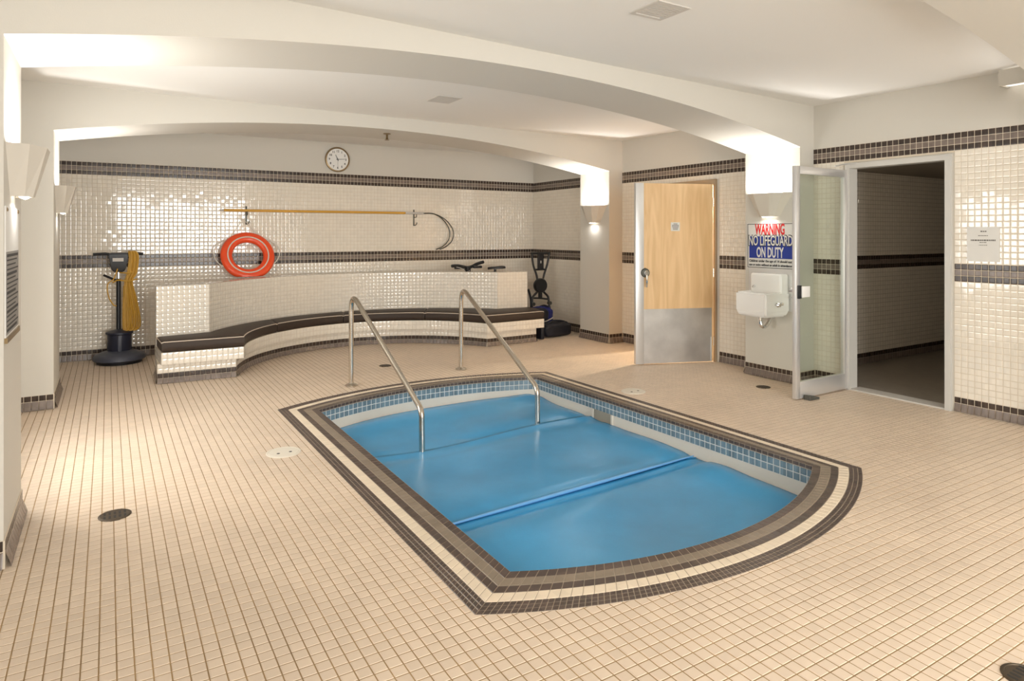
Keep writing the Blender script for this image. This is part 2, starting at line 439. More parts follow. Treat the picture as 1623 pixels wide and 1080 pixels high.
tag(wl, 'left wall behind the columns with a side window', kind='structure')
wf = wall_with_holes('wall_front', XL-.2, XR+.14, [(.2, 3.7, .06, 2.55)], 'x', YF-.15, .15)
tag(wf, 'front wall with a wide window pair', kind='structure')

# ---- right wall tiles, left free where doors and columns stand
segs_r = [(YB, 7.80), (7.10, DW[1]+.05), (DW[0]-.06, 4.84), (4.15, DG[1]+.03), (DG[0]-.03, 1.0)]
acc = {m: [[], []] for m in ('brown', 'taupe', 'cream', 'cream_low')}
style = lambda m: 'round' if m == 'cream_low' else True
mname = lambda m: m.replace('_low', '')
for a, b in segs_r:
    for m, (q, n) in wall_courses([(XR, a), (XR, b)]).items(): acc[m][0].append(q); acc[m][1].append(n)
for (a, b), ztop in (((DW[1]+.05, DW[0]-.06), DW[2]), ((DG[1]+.03, DG[0]-.03), DG[2])):       # over the doors
    p = [(XR, a), (XR, b)]
    z_lo = ztop+.03 if ztop < 2.14 else None
    if z_lo: q, n = rows(p, 2.15, Z_TOP0, OFF); acc['cream'][0].append(q); acc['cream'][1].append(n)
    for k, m in enumerate(('brown', 'taupe', 'brown')):
        q, n = band(p, Z_TOP0+(Z_TOP1-Z_TOP0)*k/3, Z_TOP0+(Z_TOP1-Z_TOP0)*(k+1)/3, WP, OFF, OFF); acc[m][0].append(q); acc[m][1].append(n)
boxo_list = []
bm = bmesh.new()
for a, b in segs_r: box(bm, XR-OFF, XR+.002, b, a, 0, Z_TOP1)
box(bm, XR-OFF, XR+.002, DW[0]-.06, DW[1]+.05, DW[2]+.03, Z_TOP1); box(bm, XR-OFF, XR+.002, DG[0]-.03, DG[1]+.03, DG[2]+.03, Z_TOP1)
from_bm('grout_bed', bm, 'grout', wr)
acc = {m: (np.concatenate(l[0]), np.concatenate(l[1])) for m, l in acc.items()}
names = list(acc); allQ = np.concatenate([acc[m][0] for m in names]); allM = np.concatenate([[i]*len(acc[m][0]) for i, m in enumerate(names)]); allN = np.concatenate([acc[m][1] for m in names])
a_ = shown_area(allQ); order = np.argsort(-a_); pick = np.zeros(len(allQ), bool); pick[order[:300]] = True
for i, m in enumerate(names):
    s = pick & (allM == i); tile_parts('wall_tile', allQ[s], allN[s], mname(m), wr, tilt=.006)
    s = ~pick & (allM == i); tile_field(mname(m)+'_tile_field', allQ[s], allN[s], mname(m), wr, tilt=.006)
# ---- back wall tiles
boxo('grout_bed', XL, XR-.006, YB-OFF, YB+.002, 0, Z_TOP1, 'grout', wb)
for m, (q, n) in wall_courses([(XL, YB), (XR-.006, YB)]).items():
    tile_field(mname(m)+'_tile_field', q, n, mname(m), wb, tilt=.006, pillow=style(m))

# ---- arch ribs: two columns and the arched beam between them, one plaster body each
def soffit(x):
    zl, zr, zc, xc = 2.400, 2.372, 2.668, 2.60
    if x < xc: return zc-(zc-zl)*((xc-x)/(xc-COLL))**2
    return zc-(zc-zr)*((x-xc)/(COLR-xc))**2
def rib(label, ynl, yfl, ynr, yfr, base=True):
    prof = [(XL-.02, -.02), (COLL, -.02)]
    prof += [(x, soffit(x)) for x in np.linspace(COLL, COLR, 49)]
    prof += [(COLR, -.02), (XR+.02, -.02), (XR+.02, ZC+.02), (XL-.02, ZC+.02)]
    yn = lambda x: ynl+(ynr-ynl)*(x-COLL)/(COLR-COLL); yf = lambda x: yfl+(yfr-yfl)*(x-COLL)/(COLR-COLL)
    bm = bmesh.new(); A = [bm.verts.new((x, yn(x), z)) for x, z in prof]; B = [bm.verts.new((x, yf(x), z)) for x, z in prof]
    n = len(prof); bm.faces.new(A); bm.faces.new(B[::-1])
    for i in range(n): bm.faces.new((A[i], B[i], B[(i+1) % n], A[(i+1) % n]))
    r = from_bm('arch_rib', bm, 'plaster', smooth=False); tag(r, label, kind='structure')
    if base:
        right = [[(XR-.02, yfr), (COLR, yfr)], [(COLR, yfr), (COLR, ynr)], [(COLR, ynr), (XR-.02, ynr)]]
        left = [[(XL+.01, ynl), (COLL, ynl)], [(COLL, ynl), (COLL, yfl)], [(COLL, yfl), (XL+.01, yfl)]]
        qb, nb, qt, nt_ = [], [], [], []
        for pth in right+left:
            q, n = band(pth, .0765, Z_BASE, WP, .006, .006); qb.append(q); nb.append(n)
            q, n = band(pth, .004, .0765, WP, .03, .006); qt.append(q); nt_.append(n)
        tile_field('base_brown_tiles', np.concatenate(qb), np.concatenate(nb), 'brown', r, kind='stuff')
        tile_field('base_taupe_tiles', np.concatenate(qt), np.concatenate(nt_), 'taupe', r, kind='stuff')
        for x0_, x1_, a, b in ((COLR-.006, XR, ynr-.006, yfr+.006), (XL, COLL+.006, ynl-.006, yfl+.006)):
            boxo('base_bed', x0_, x1_, a, b, 0, Z_BASE, 'grout', r)
    return r
rib('arched plaster rib nearest the camera, overhead', .66, 1.38, 1.24, 1.95)
rib('arched plaster rib spanning over the pool with columns at both ends', 3.72, 4.42, 4.13, 4.79)
rib('arched plaster rib in front of the tiled bench', 6.92, 7.72, 7.07, 7.72)

# ---- corridor behind the glass door, room behind the wood door
XC0 = XR+.14
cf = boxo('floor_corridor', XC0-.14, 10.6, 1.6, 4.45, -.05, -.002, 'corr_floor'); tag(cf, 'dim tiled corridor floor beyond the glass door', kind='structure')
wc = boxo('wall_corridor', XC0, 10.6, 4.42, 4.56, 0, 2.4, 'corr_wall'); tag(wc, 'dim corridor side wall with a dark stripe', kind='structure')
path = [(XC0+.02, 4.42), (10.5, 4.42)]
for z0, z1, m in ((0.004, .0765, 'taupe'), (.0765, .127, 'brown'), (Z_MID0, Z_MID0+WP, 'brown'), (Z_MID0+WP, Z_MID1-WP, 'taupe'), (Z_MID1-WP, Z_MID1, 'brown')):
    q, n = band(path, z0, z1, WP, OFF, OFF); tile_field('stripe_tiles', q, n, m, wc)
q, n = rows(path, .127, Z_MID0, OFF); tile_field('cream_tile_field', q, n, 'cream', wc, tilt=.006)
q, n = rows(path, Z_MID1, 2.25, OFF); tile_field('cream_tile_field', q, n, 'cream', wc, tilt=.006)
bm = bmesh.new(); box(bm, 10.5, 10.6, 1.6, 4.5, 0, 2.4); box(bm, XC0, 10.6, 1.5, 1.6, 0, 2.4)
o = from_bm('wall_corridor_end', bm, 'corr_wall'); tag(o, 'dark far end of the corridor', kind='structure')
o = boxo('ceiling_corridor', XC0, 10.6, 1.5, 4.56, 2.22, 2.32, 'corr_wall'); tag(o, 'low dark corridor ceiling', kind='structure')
bm = bmesh.new()
box(bm, XC0, 8.2, 6.75, 6.85, 0, 2.6); box(bm, XC0, 8.2, 4.95, 5.05, 0, 2.6); box(bm, 8.2, 8.3, 4.95, 6.85, 0, 2.6)
o = from_bm('wall_side_room', bm, 'plaster'); tag(o, 'lit side room walls behind the wooden door', kind='structure')
o = boxo('ceiling_side_room', XC0, 8.3, 4.95, 6.85, 2.5, 2.6, 'ceiling'); tag(o, 'ceiling of the side room', kind='structure')
o = boxo('floor_side_room', XC0-.14, 8.3, 4.95, 6.85, -.05, -.002, 'floor_tile'); tag(o, 'floor of the side room', kind='structure')
lp = empty('ceiling_lamp', (7.6, 6.25, 2.5)); tag(lp, 'round ceiling lamp in the side room behind the wooden door', 'lamp')
latheo('lamp_dome', [(.001, -.09), (.09, -.075), (.14, -.03), (.15, 0)], 'lamp', lp)
l = bpy.data.lights.new('side_room_light', 'POINT'); l.energy = ROOM_LAMP; l.color = (1, .83, .62); l.shadow_soft_size = .08
lo = bpy.data.objects.new('side_room_light', l); link(lo, lp); lo.location = (0, 0, -.2)

cl = empty('corridor_fill_lamp', (7.4, 2.0, 2.22)); tag(cl, 'added dim fill lamp brightening the dark corridor', 'lamp')  # unseen lamp, added only to brighten the corridor
M['fill_dim'] = mat('dim_fill_glow', (1, 1, 1), .5, emit=(1, .9, .75), estr=.4)
latheo('lamp_dome', [(.001, -.08), (.08, -.065), (.12, -.03), (.13, 0)], 'fill_dim', cl)
l = bpy.data.lights.new('corridor_fill_light', 'POINT'); l.energy = 14; l.color = (1, .88, .72); l.shadow_soft_size = .1
lo = bpy.data.objects.new('corridor_fill_light', l); link(lo, cl); lo.location = (0, 0, -.2)

# ---- windows (behind the camera and on the left)
def window(name, label, axis, at, u0, u1, z0, z1, nmull):
    w = empty(name, (0, 0, 0)); tag(w, label, kind='structure')
    bm = bmesh.new(); f = .05
    def bx(bm, a, b, c, d, t0=-.03, t1=.03):
        if axis == 'x': box(bm, a, b, at+t0, at+t1, c, d)
        else: box(bm, at+t0, at+t1, a, b, c, d)
    bx(bm, u0, u0+f, z0, z1); bx(bm, u1-f, u1, z0, z1); bx(bm, u0, u1, z0, z0+f); bx(bm, u0, u1, z1-f, z1)
    for k in range(1, nmull): c = u0+(u1-u0)*k/nmull; bx(bm, c-.04, c+.04, z0+f, z1-f)
    from_bm('window_frame', bm, 'alu', w)
    for k in range(nmull):
        bm = bmesh.new(); a = u0+(u1-u0)*k/nmull; b = u0+(u1-u0)*(k+1)/nmull; bx(bm, a+.05, b-.05, z0+f, z1-f, -.003, .003); from_bm('pane', bm, 'glass_clear', w)
    return w
window('window_1', 'wide window pair in the front wall', 'x', YF-.08, .2, 3.7, .06, 2.55, 3)
window('window_2', 'side window in the left wall between the columns', 'y', XL-.1, 4.5, 5.92, .5, 2.2, 1)

# ---- glass door (door_2) and wooden door (door_1)
gd = empty('door_2', (XR, DG[1], 0)); tag(gd, 'open aluminium-framed glass door by the dark corridor', kind='structure')
bm = bmesh.new(); w0 = .035
box(bm, -.03, .10, -w0, .012, 0, DG[2]+.02); box(bm, -.03, .10, DG[0]-DG[1]-.012, DG[0]-DG[1]+w0, 0, DG[2]+.02)
box(bm, -.028, .098, DG[0]-DG[1]+w0, -w0, DG[2]-.03, DG[2]+.018)
from_bm('door_frame', bm, 'alu_pale', gd)
boxo('threshold', -.02, .14, DG[0]-DG[1]+w0, -w0, -.002, .012, 'vent', gd)
leaf = empty('door_leaf'); leaf.parent = gd; leaf.location = (-.02, .005, 0); leaf.rotation_euler.z = math.atan2(3.775-3.79, 5.29-6.107)
LW, T2 = .815, .022
boxo('stile', 0, .055, -T2, T2, .012, 2.12, 'alu', leaf, .003); boxo('stile', LW-.055, LW, -T2, T2, .012, 2.12, 'alu', leaf, .003)
boxo('top_rail', .055, LW-.055, -T2, T2, 2.05, 2.12, 'alu', leaf, .003); boxo('bottom_rail', .055, LW-.055, -T2, T2, .012, .16, 'alu', leaf, .003)
boxo('glass_pane', .055, LW-.055, -.004, .004, .16, 2.05, 'glass', leaf)
boxo('lock_plate', LW-.16, LW-.045, T2, T2+.03, .93, 1.03, 'white', leaf, .004)
boxo('latch', LW-.05, LW-.012, T2-.002, T2+.02, .92, 1.04, 'black', leaf, .003)
tubeo('pull_lever', [(LW-.03, -T2, .98), (LW-.03, -T2-.05, .98), (LW-.10, -T2-.055, .98)], .008, 'chrome', leaf, 8)
tubeo('closer_arm', [(-.02, -.10, 2.18), (-.10, -.03, 2.175), (-.22, -.012, 2.15)], .007, 'alu', gd, 6)
wd = empty('door_1', (XR-.02, DW[0]+.01, 0)); tag(wd, 'open pale wooden door with steel kick plate', kind='structure')
bm = bmesh.new()
box(bm, -.012, .15, -.035, 0, 0, DW[2]+.04); box(bm, -.012, .15, .98, 1.04, 0, DW[2]+.04); box(bm, -.01, .148, 0, .98, DW[2]-.02, DW[2]+.038)
from_bm('door_frame', bm, 'door_tan', wd)
leaf = empty('door_leaf'); leaf.parent = wd; leaf.location = (-.028, -.012, 0); leaf.rotation_euler.z = math.atan2(5.765-5.43, 5.135-6.06)
LW = .975
boxo('leaf_panel', 0.012, LW-.012, -.022, .022, .012, 2.09, 'wood', leaf)
boxo('edge_guard', LW-.10, LW, -.0, .026, .010, 2.092, 'alu', leaf, .002)
boxo('edge_strip', LW-.012, LW, -.024, .0, .010, 2.092, 'alu', leaf)
M['kick'] = mat('kick_plate_steel', (.62, .60, .58), .36, metal=.85, cloud=.2, cscale=4, bump=.05)
boxo('kick_plate', .03, LW-.10, .02, .0255, .015, .64, 'kick', leaf)
pl = boxo('door_plaque', LW*.5-.055, LW*.5+.055, .02, .0255, 1.54, 1.64, 'paper', leaf)
for zz, ww in ((1.622, .05), (1.606, .085), (1.590, .085), (1.574, .07), (1.558, .06)):
    boxo('print_line', LW*.5-ww/2, LW*.5+ww/2, .0255, .0262, zz-.004, zz+.004, 'ink_soft', pl)
h_ = latheo('handle_rose', [(.001, .046), (.045, .046), (.052, .034), (.054, .022)], 'hook', leaf, 20, at=(LW-.115, 0, 1.06), axis='y')
hl = latheo('handle_boss', [(.001, .085), (.024, .085), (.028, .075), (.03, .046)], 'chrome', leaf, 16, at=(LW-.115, 0, 1.06), axis='y')
tubeo('lever', [(LW-.115, .07, 1.06), (LW-.118, .075, 1.0), (LW-.116, .075, .93), (LW-.12, .06, .90)], [.014, .013, .011, .010], 'chrome', leaf, 8)
for zz in (.25, 1.05, 1.88):
    tubeo('hinge', [(.005, .02, zz-.05), (.005, .02, zz+.05)], .009, 'steel', leaf, 8)
tubeo('door_stop_rod', [(.04, .03, .02), (.04, .03, .30)], .006, 'alu', leaf, 6)

def flatten(door):
    for lf in [c for c in door.children if c.type == 'EMPTY']:
        for c in list(lf.children):
            c.parent = door; c.location = lf.location; c.rotation_euler = lf.rotation_euler
        bpy.data.objects.remove(lf)
flatten(gd); flatten(wd)

# ================================================================== POOL
pool = empty('swimming_pool', (2.68, 4.1, -1.1)); tag(pool, 'sunken pool with banded brown and cream tile edge', 'pool')
PO = Vector((-2.68, -4.1, 1.1))
def shift(a): return np.asarray(a)+np.array(PO)
# coping slab
bm = bmesh.new()
n = len(outer_loop); NOSE = .026
ringdefs = [(outer_loop, -.003), (outer_loop, .0008), (inner_loop, .0008), (inner_loop, -NOSE-.004), (inner_loop+(outer_loop-inner_loop)*.12, -NOSE-.004)]
R = [[bm.verts.new(Vector((x, y, z))+PO) for x, y in lp_] for lp_, z in ringdefs]
for A, B in zip(R, R[1:]):
    for i in range(n): bm.faces.new((A[i], A[(i+1) % n], B[(i+1) % n], B[i]))
coping = from_bm('coping', bm, 'cop_grout', pool)
fr = [0, .0875, .175, .2625, .47, .63, .825, 1.0]
rowm = ['cop_brown', 'cop_brown', 'cop_brown', 'cop_cream', 'cop_brown', 'cop_taupe', 'cop_brown']
cq = {m: [] for m in set(rowm)}
for o_, i_ in zip(OUT, INN):
    L_ = np.linalg.norm(np.diff(o_, axis=0), axis=1).sum(); tt = np.linspace(0, 1, len(o_))
    for k, m in enumerate(rowm):
        nn_ = int(round(L_/(TP*.52 if k < 3 else TP))); t = np.linspace(0, 1, nn_+1)
        def S_(f):
            c_ = o_*(1-f)+i_*f; return np.stack([np.interp(t, tt, c_[:, 0]), np.interp(t, tt, c_[:, 1]), np.full(len(t), .0008)], 1)
        A, B = S_(fr[k]), S_(fr[k+1]); cq[m].append(np.stack([A[:-1], A[1:], B[1:], B[:-1]], 1))
        if k == 6:    # bullnose face of the innermost course
            D = B.copy(); D[:, 2] = -NOSE; cq['nose'] = cq.get('nose', [])+[np.stack([B[:-1], B[1:], D[1:], D[:-1]], 1)]
nose = np.concatenate(cq.pop('nose'))
cm = list(cq); cQ = np.concatenate([np.concatenate(cq[m]) for m in cm]); cM = np.concatenate([[i]*sum(len(a) for a in cq[m]) for i, m in enumerate(cm)])
a_ = shown_area(cQ); order = np.argsort(-a_); pick = np.zeros(len(cQ), bool); pick[order[:300]] = True
for i, m in enumerate(cm):
    s = pick & (cM == i); tile_parts('coping_tile', shift(cQ[s]), np.tile((0, 0, 1.), (s.sum(), 1)), m, coping, gap=.003, h=.002, pillow=False)
    s = ~pick & (cM == i); tile_field(m+'_tile_field', shift(cQ[s]), np.tile((0, 0, 1.), (s.sum(), 1)), m, coping, gap=.003, h=.002, pillow=False)
e_ = nose[:, 1]-nose[:, 0]; nn_ = np.stack([-e_[:, 1], e_[:, 0], 0*e_[:, 0]], 1); nn_ /= np.linalg.norm(nn_, axis=1, keepdims=True)
tile_field('nose_tile_field', shift(nose), nn_, 'cop_brown', coping, gap=.003, h=.002, pillow=False)
# basin walls (set back a little), skimmer mouth left open in the right side
SK0, SK1 = 4.62, 4.87            # skimmer mouth along y
wall_loop = inner_loop+(outer_loop-inner_loop)*.04
bm = bmesh.new(); A = []; B = []; D = []
for x, y in wall_loop:
    A.append(bm.verts.new(Vector((x, y, -NOSE))+PO)); B.append(bm.verts.new(Vector((x, y, -1.1))+PO))
for i in range(n): bm.faces.new((A[i], B[i], B[(i+1) % n], A[(i+1) % n]))
bm.faces.new(B)
basin = from_bm('basin', bm, 'basin', pool)
WS = [np.array(s) for s in side_set(tuple(wall_loop[0]), tuple(wall_loop[64]), tuple(wall_loop[128]), tuple(wall_loop[192]), tuple(wall_loop[32]), tuple(wall_loop[160]))]
# waterline tiles: two courses; the sides run so that the pool lies to the right
vis, hid = [], []
ZT1, ZT0 = -NOSE-.002, -NOSE-.002-2*WP
bm = bmesh.new()
for k, sd in enumerate(WS):
    p = sd[::-1]
    for a, b in ((ZT0, ZT0+WP), (ZT0+WP, ZT1)):
        q, nn_ = band(p, a, b, WP, .003, .003)
        (vis if k in (1, 2) else hid).append((q, nn_))
    q, nn_ = band(p, ZT0, ZT1, WP, .0022, .0022)
    for f_ in shift(q): bm.faces.new([bm.verts.new(v) for v in f_])
from_bm('waterline_grout', bm, 'white_grout', basin)
q = np.concatenate([a for a, _ in vis]); nn_ = np.concatenate([b for _, b in vis])
tile_parts('waterline_tile', shift(q), nn_, 'blue_tile', basin, gap=.006, h=.0022, tilt=.01)
q = np.concatenate([a for a, _ in hid]); nn_ = np.concatenate([b for _, b in hid])
tile_field('waterline_tile_field', shift(q), nn_, 'blue_tile', basin, gap=.006, h=.0022, tilt=.01)
# skimmer mouth: a framed throat standing in the render band
xs = np.interp((SK0+SK1)/2, [2.64, 5.80], [wall_loop[64][0], wall_loop[128][0]])
bm = bmesh.new()
box(bm, xs-.012, xs+.01, SK1, SK1+.022, -.235, ZT0+.002); box(bm, xs-.012, xs+.01, SK0-.022, SK0, -.235, ZT0+.002)
for f in bm.verts: f.co += PO
from_bm('skimmer_frame', bm, 'lid', pool)
bm = bmesh.new(); box(bm, xs-.006, xs+.004, SK0, SK1, -.24, ZT0+.004)
for f in bm.verts: f.co += PO
M['skim'] = mat('skimmer_throat', (.32, .29, .23), .6)
from_bm('skimmer_throat', bm, 'skim', pool)
WATER = -.235
bm = bmesh.new(); bm.faces.new([bm.verts.new(Vector((x, y, WATER))+PO) for x, y in wall_loop])
M['water'] = mat('pool_water', (.05, .25, .36), .05); from_bm('water', bm, 'water', pool)

# ---- the blue cover: three panels floating in the pool
cover = empty('pool_cover', (2.68, 4.1, WATER)); tag(cover, 'blue vinyl cover of three panels floating in the pool', 'pool cover')
CO = Vector((2.68, 4.1, WATER))
def xedge(y):
    l = np.interp(y, [2.5, 5.7], [WS[3][-1][0], WS[3][0][0]]); r = np.interp(y, [2.64, 5.8], [WS[1][0][0], WS[1][-1][0]]); return l+.008, r-.008
def yfront(x): return np.interp(x, WS[0][:, 0], WS[0][:, 1])+.01
def yback(x): return np.interp(x, WS[2][::-1, 0], WS[2][::-1, 1])-.01
def seam1(x): return 4.865+.02*(x-1.7)
def seam2(x): return 3.50+.055*(x-1.7)
def zcov(x, y, panel):
    b = .034+(1-.9*math.exp(-((y-seam2(x))/.35)**2))*(.016*math.sin(2.1*x+1.3*y)+.010*math.sin(3.7*x-2.2*y+1)+.005*math.sin(6*y+2.5*x))
    if panel == 0:   # back: dips to the seam, lifts in the far right corner
        d = y-seam1(x); b += -.022*math.exp(-(d/.10)**2)
        b += .030*math.exp(-((x-3.8)/.22)**2-((y-5.8)/.18)**2)
        b += -.012*math.exp(-((yback(x)-y)/.07)**2)
    if panel == 1:
        d = seam1(x)-y; b += .006*math.exp(-(d/.05)**2)-.010*math.exp(-((d-.12)/.08)**2); e = y-seam2(x); b += -.012*math.exp(-((e-.05)/.05)**2)
    if panel == 2:
        e = seam2(x)-y; b += -.026*math.exp(-((e-.06)/.06)**2)+.012*math.exp(-((e-.30)/.15)**2)
    l, r = xedge(y); b += -.016*math.exp(-((x-l)/.06)**2)-.016*math.exp(-((r-x)/.06)**2)
    return max(b, .007)
fs = [(lambda x: seam1(x)-.004, yback), (lambda x: seam2(x), lambda x: seam1(x)), (yfront, lambda x: seam2(x))]
for k, (f0, f1) in enumerate(fs):
    NX, NY = 64, 44; V = []; F = []
    for j in range(NY+1):
        for i in range(NX+1):
            t = i/NX; s_ = j/NY
            ym = 4.1
            for _ in range(3):
                l, r = xedge(ym); x = l+(r-l)*t; ym = f0(x)+(f1(x)-f0(x))*s_
            V.append((x, ym, zcov(x, ym, k)))
    top = len(V); V2 = [(x, y, -.006) for x, y, z_ in V]
    F = [(j*(NX+1)+i, j*(NX+1)+i+1, (j+1)*(NX+1)+i+1, (j+1)*(NX+1)+i) for j in range(NY) for i in range(NX)]
    rim = [i for i in range(NX+1)]+[j*(NX+1)+NX for j in range(1, NY+1)]+[NY*(NX+1)+i for i in range(NX-1, -1, -1)]+[j*(NX+1) for j in range(NY-1, 0, -1)]
    base = len(V); V += [(V[i][0], V[i][1], -.006) for i in rim]; m_ = len(rim)
    F += [(rim[i], base+i, base+(i+1) % m_, rim[(i+1) % m_]) for i in range(m_)]
    V = [(x-CO.x, y-CO.y, z_) for x, y, z_ in V]
    mesh('cover_panel', V, F, 'cover', cover, smooth=True)
l, r = xedge(3.55)
pts = [(x-CO.x, seam2(x)-CO.y, .032) for x in np.linspace(l+.03, r-.03, 30)]
rad = [.003+.009*math.sin(PI*min(1, max(0, i/29)))**.6 for i in range(30)]
M['cover_highlight'] = mat('seam_highlight_blue', (.16, .42, .78), .3)  # paler blue puts the ridge's highlight into its colour
tubeo('seam_ridge', pts, rad, 'cover_highlight', cover, 10)

# ---- stainless grab rails
def rail(label, bx_, by_, ex, ey, ztop, zknee):
    r = empty('grab_rail', (bx_, by_, 0)); tag(r, label, 'rail', 'stainless rails at the pool steps')
    dx, dy = ex-bx_, ey-by_
    tx, ty = dx*.045, dy*.045
    pts = fillet([(0, 0, .01), (0, 0, ztop), (dx*.995, dy*.995, zknee), (dx, dy, -.26)], .11, 8)
    tubeo('rail_tube', pts, .0232, 'steel', r, 16)
    latheo('base_flange', [(.001, .004), (.062, .004), (.062, .010), (.05, .018), (.028, .026), (.0225, .034)], 'steel', r, 24)
rail('left stainless grab rail with its post nearer the floor polisher', 2.055, 6.42, 2.13, 4.86, .93, .10)
rail('right stainless grab rail on the wooden door side of the steps', 3.345, 6.565, 3.285, 4.94, .93, .12)

# ================================================================== BENCH
bench = empty('tiled_bench', (2.8, 8.6, 0)); tag(bench, 'curved cream-tiled bench with tall tiled back along the back wall', 'bench')
BO = np.array([-2.8, -8.6, 0])
def bsh(q): return q+BO
BC = (2.78, 7.05)
def arcR(r, yl, yr, n=48, c_=BC):
    a0 = PI-math.asin((yl-c_[1])/r); a1 = math.asin((yr-c_[1])/r)
    return [(c_[0]+r*math.cos(a), c_[1]+r*math.sin(a)) for a in np.linspace(a0, a1, n+1)]
f_base = ([(.42, 7.50)], arcR(1.68, 7.475, 7.72), [(5.12, 7.74)])
f_seat = ([(.45, 7.42)], arcR(1.60, 7.40, 7.63), [(5.20, 7.66)])
f_back_arc = arc3((.95, 7.94), (2.72, 9.07), (4.78, 8.23), 48)
f_back = ([(.43, 7.86)], [tuple(p) for p in f_back_arc], [(5.27, 8.20)])
def pathof(f): return f[0]+f[1]+f[2]
def straight_curve(f): return [[f[0][0], f[1][0]], f[1], [f[1][-1], f[2][0]]]
back_off = arc3((.85, 8.08), (2.72, 9.22), (4.84, 8.36), 48)
b_back = [(.43, 8.0)]+[tuple(p) for p in back_off]+[(5.27, 8.33)]
def body(name, front, rear, z0, z1, m):
    bm = bmesh.new(); k = len(front)
    lo = [[bm.verts.new((x+BO[0], y+BO[1], z_)) for x, y in L_] for z_ in (z0, z1) for L_ in (front, rear)]
    a, b, c_, d = lo
    for i in range(k-1):
        bm.faces.new((a[i], a[i+1], c_[i+1], c_[i])); bm.faces.new((b[i+1], b[i], d[i], d[i+1]))
        bm.faces.new((c_[i], c_[i+1], d[i+1], d[i])); bm.faces.new((a[i+1], a[i], b[i], b[i+1]))
    bm.faces.new((a[0], c_[0], d[0], b[0])); bm.faces.new((a[-1], b[-1], d[-1], c_[-1]))
    return from_bm(name, bm, m, bench)
body('plinth', pathof(f_base), b_back, 0, .20, 'grout')
body('seat_block', pathof(f_seat), b_back, .20, .32, 'grout')
body('back_wall', pathof(f_back), b_back, .32, .952, 'grout')
def course(f, z0, z1, m, off0=.003, off1=.003, ends=None):
    Qs, Ns = [], []
    nr = max(1, int(round((z1-z0)/WP))) if m != 'one' else 1
    zz = np.linspace(z0, z1, nr+1)
    segl = straight_curve(f)
    if ends: segl = [ends[0]]+segl+[ends[1]]
    for k in range(nr):
        for sgm in segl:
            o0 = off0+(off1-off0)*k/nr; o1 = off0+(off1-off0)*(k+1)/nr
            q, n_ = band(sgm, zz[k], zz[k+1], WP, o0, o1); Qs.append(q); Ns.append(n_)
    return bsh(np.concatenate(Qs)), np.concatenate(Ns)
def ends_of(f): return ([(b_back[0][0], b_back[0][1]), f[0][0]], [f[2][0], (b_back[-1][0], b_back[-1][1])])
q, n_ = course(f_base, .002, .055, 'x', .02, .003, ends_of(f_base)); tile_field('taupe_base_tiles', q, n_, 'taupe', bench)
q, n_ = course(f_base, .055, .105, 'x', ends=ends_of(f_base)); tile_field('brown_base_tiles', q, n_, 'brown', bench)
q, n_ = course(f_base, .105, .20, 'x', ends=ends_of(f_base)); tile_field('lower_cream_tiles', q, n_, 'cream', bench, tilt=.007, pillow='round')
q, n_ = course(f_seat, .20, .32, 'x', ends=ends_of(f_seat)); tile_field('seat_edge_tiles', q, n_, 'cream', bench, tilt=.007, pillow='round')
q, n_ = course(f_back, .32, .952, 'x', ends=ends_of(f_back)); tile_field('back_cream_tiles', q, n_, 'cream', bench, tilt=.007, pillow='round')
# cap tiles on top of the back
F_, B_ = resample(pathof(f_back), n=118), resample(b_back, n=118); mids = [(0, .5), (.5, 1)]
Qs = []
for a, b in mids:
    A = np.c_[F_*(1-a)+B_*a, np.full(119, .953)]; B = np.c_[F_*(1-b)+B_*b, np.full(119, .953)]; Qs.append(np.stack([A[:-1], A[1:], B[1:], B[:-1]], 1))
q = np.concatenate(Qs); tile_field('cap_tiles', bsh(q), np.tile((0, 0, 1.), (len(q), 1)), 'cream', bench, tilt=.01)

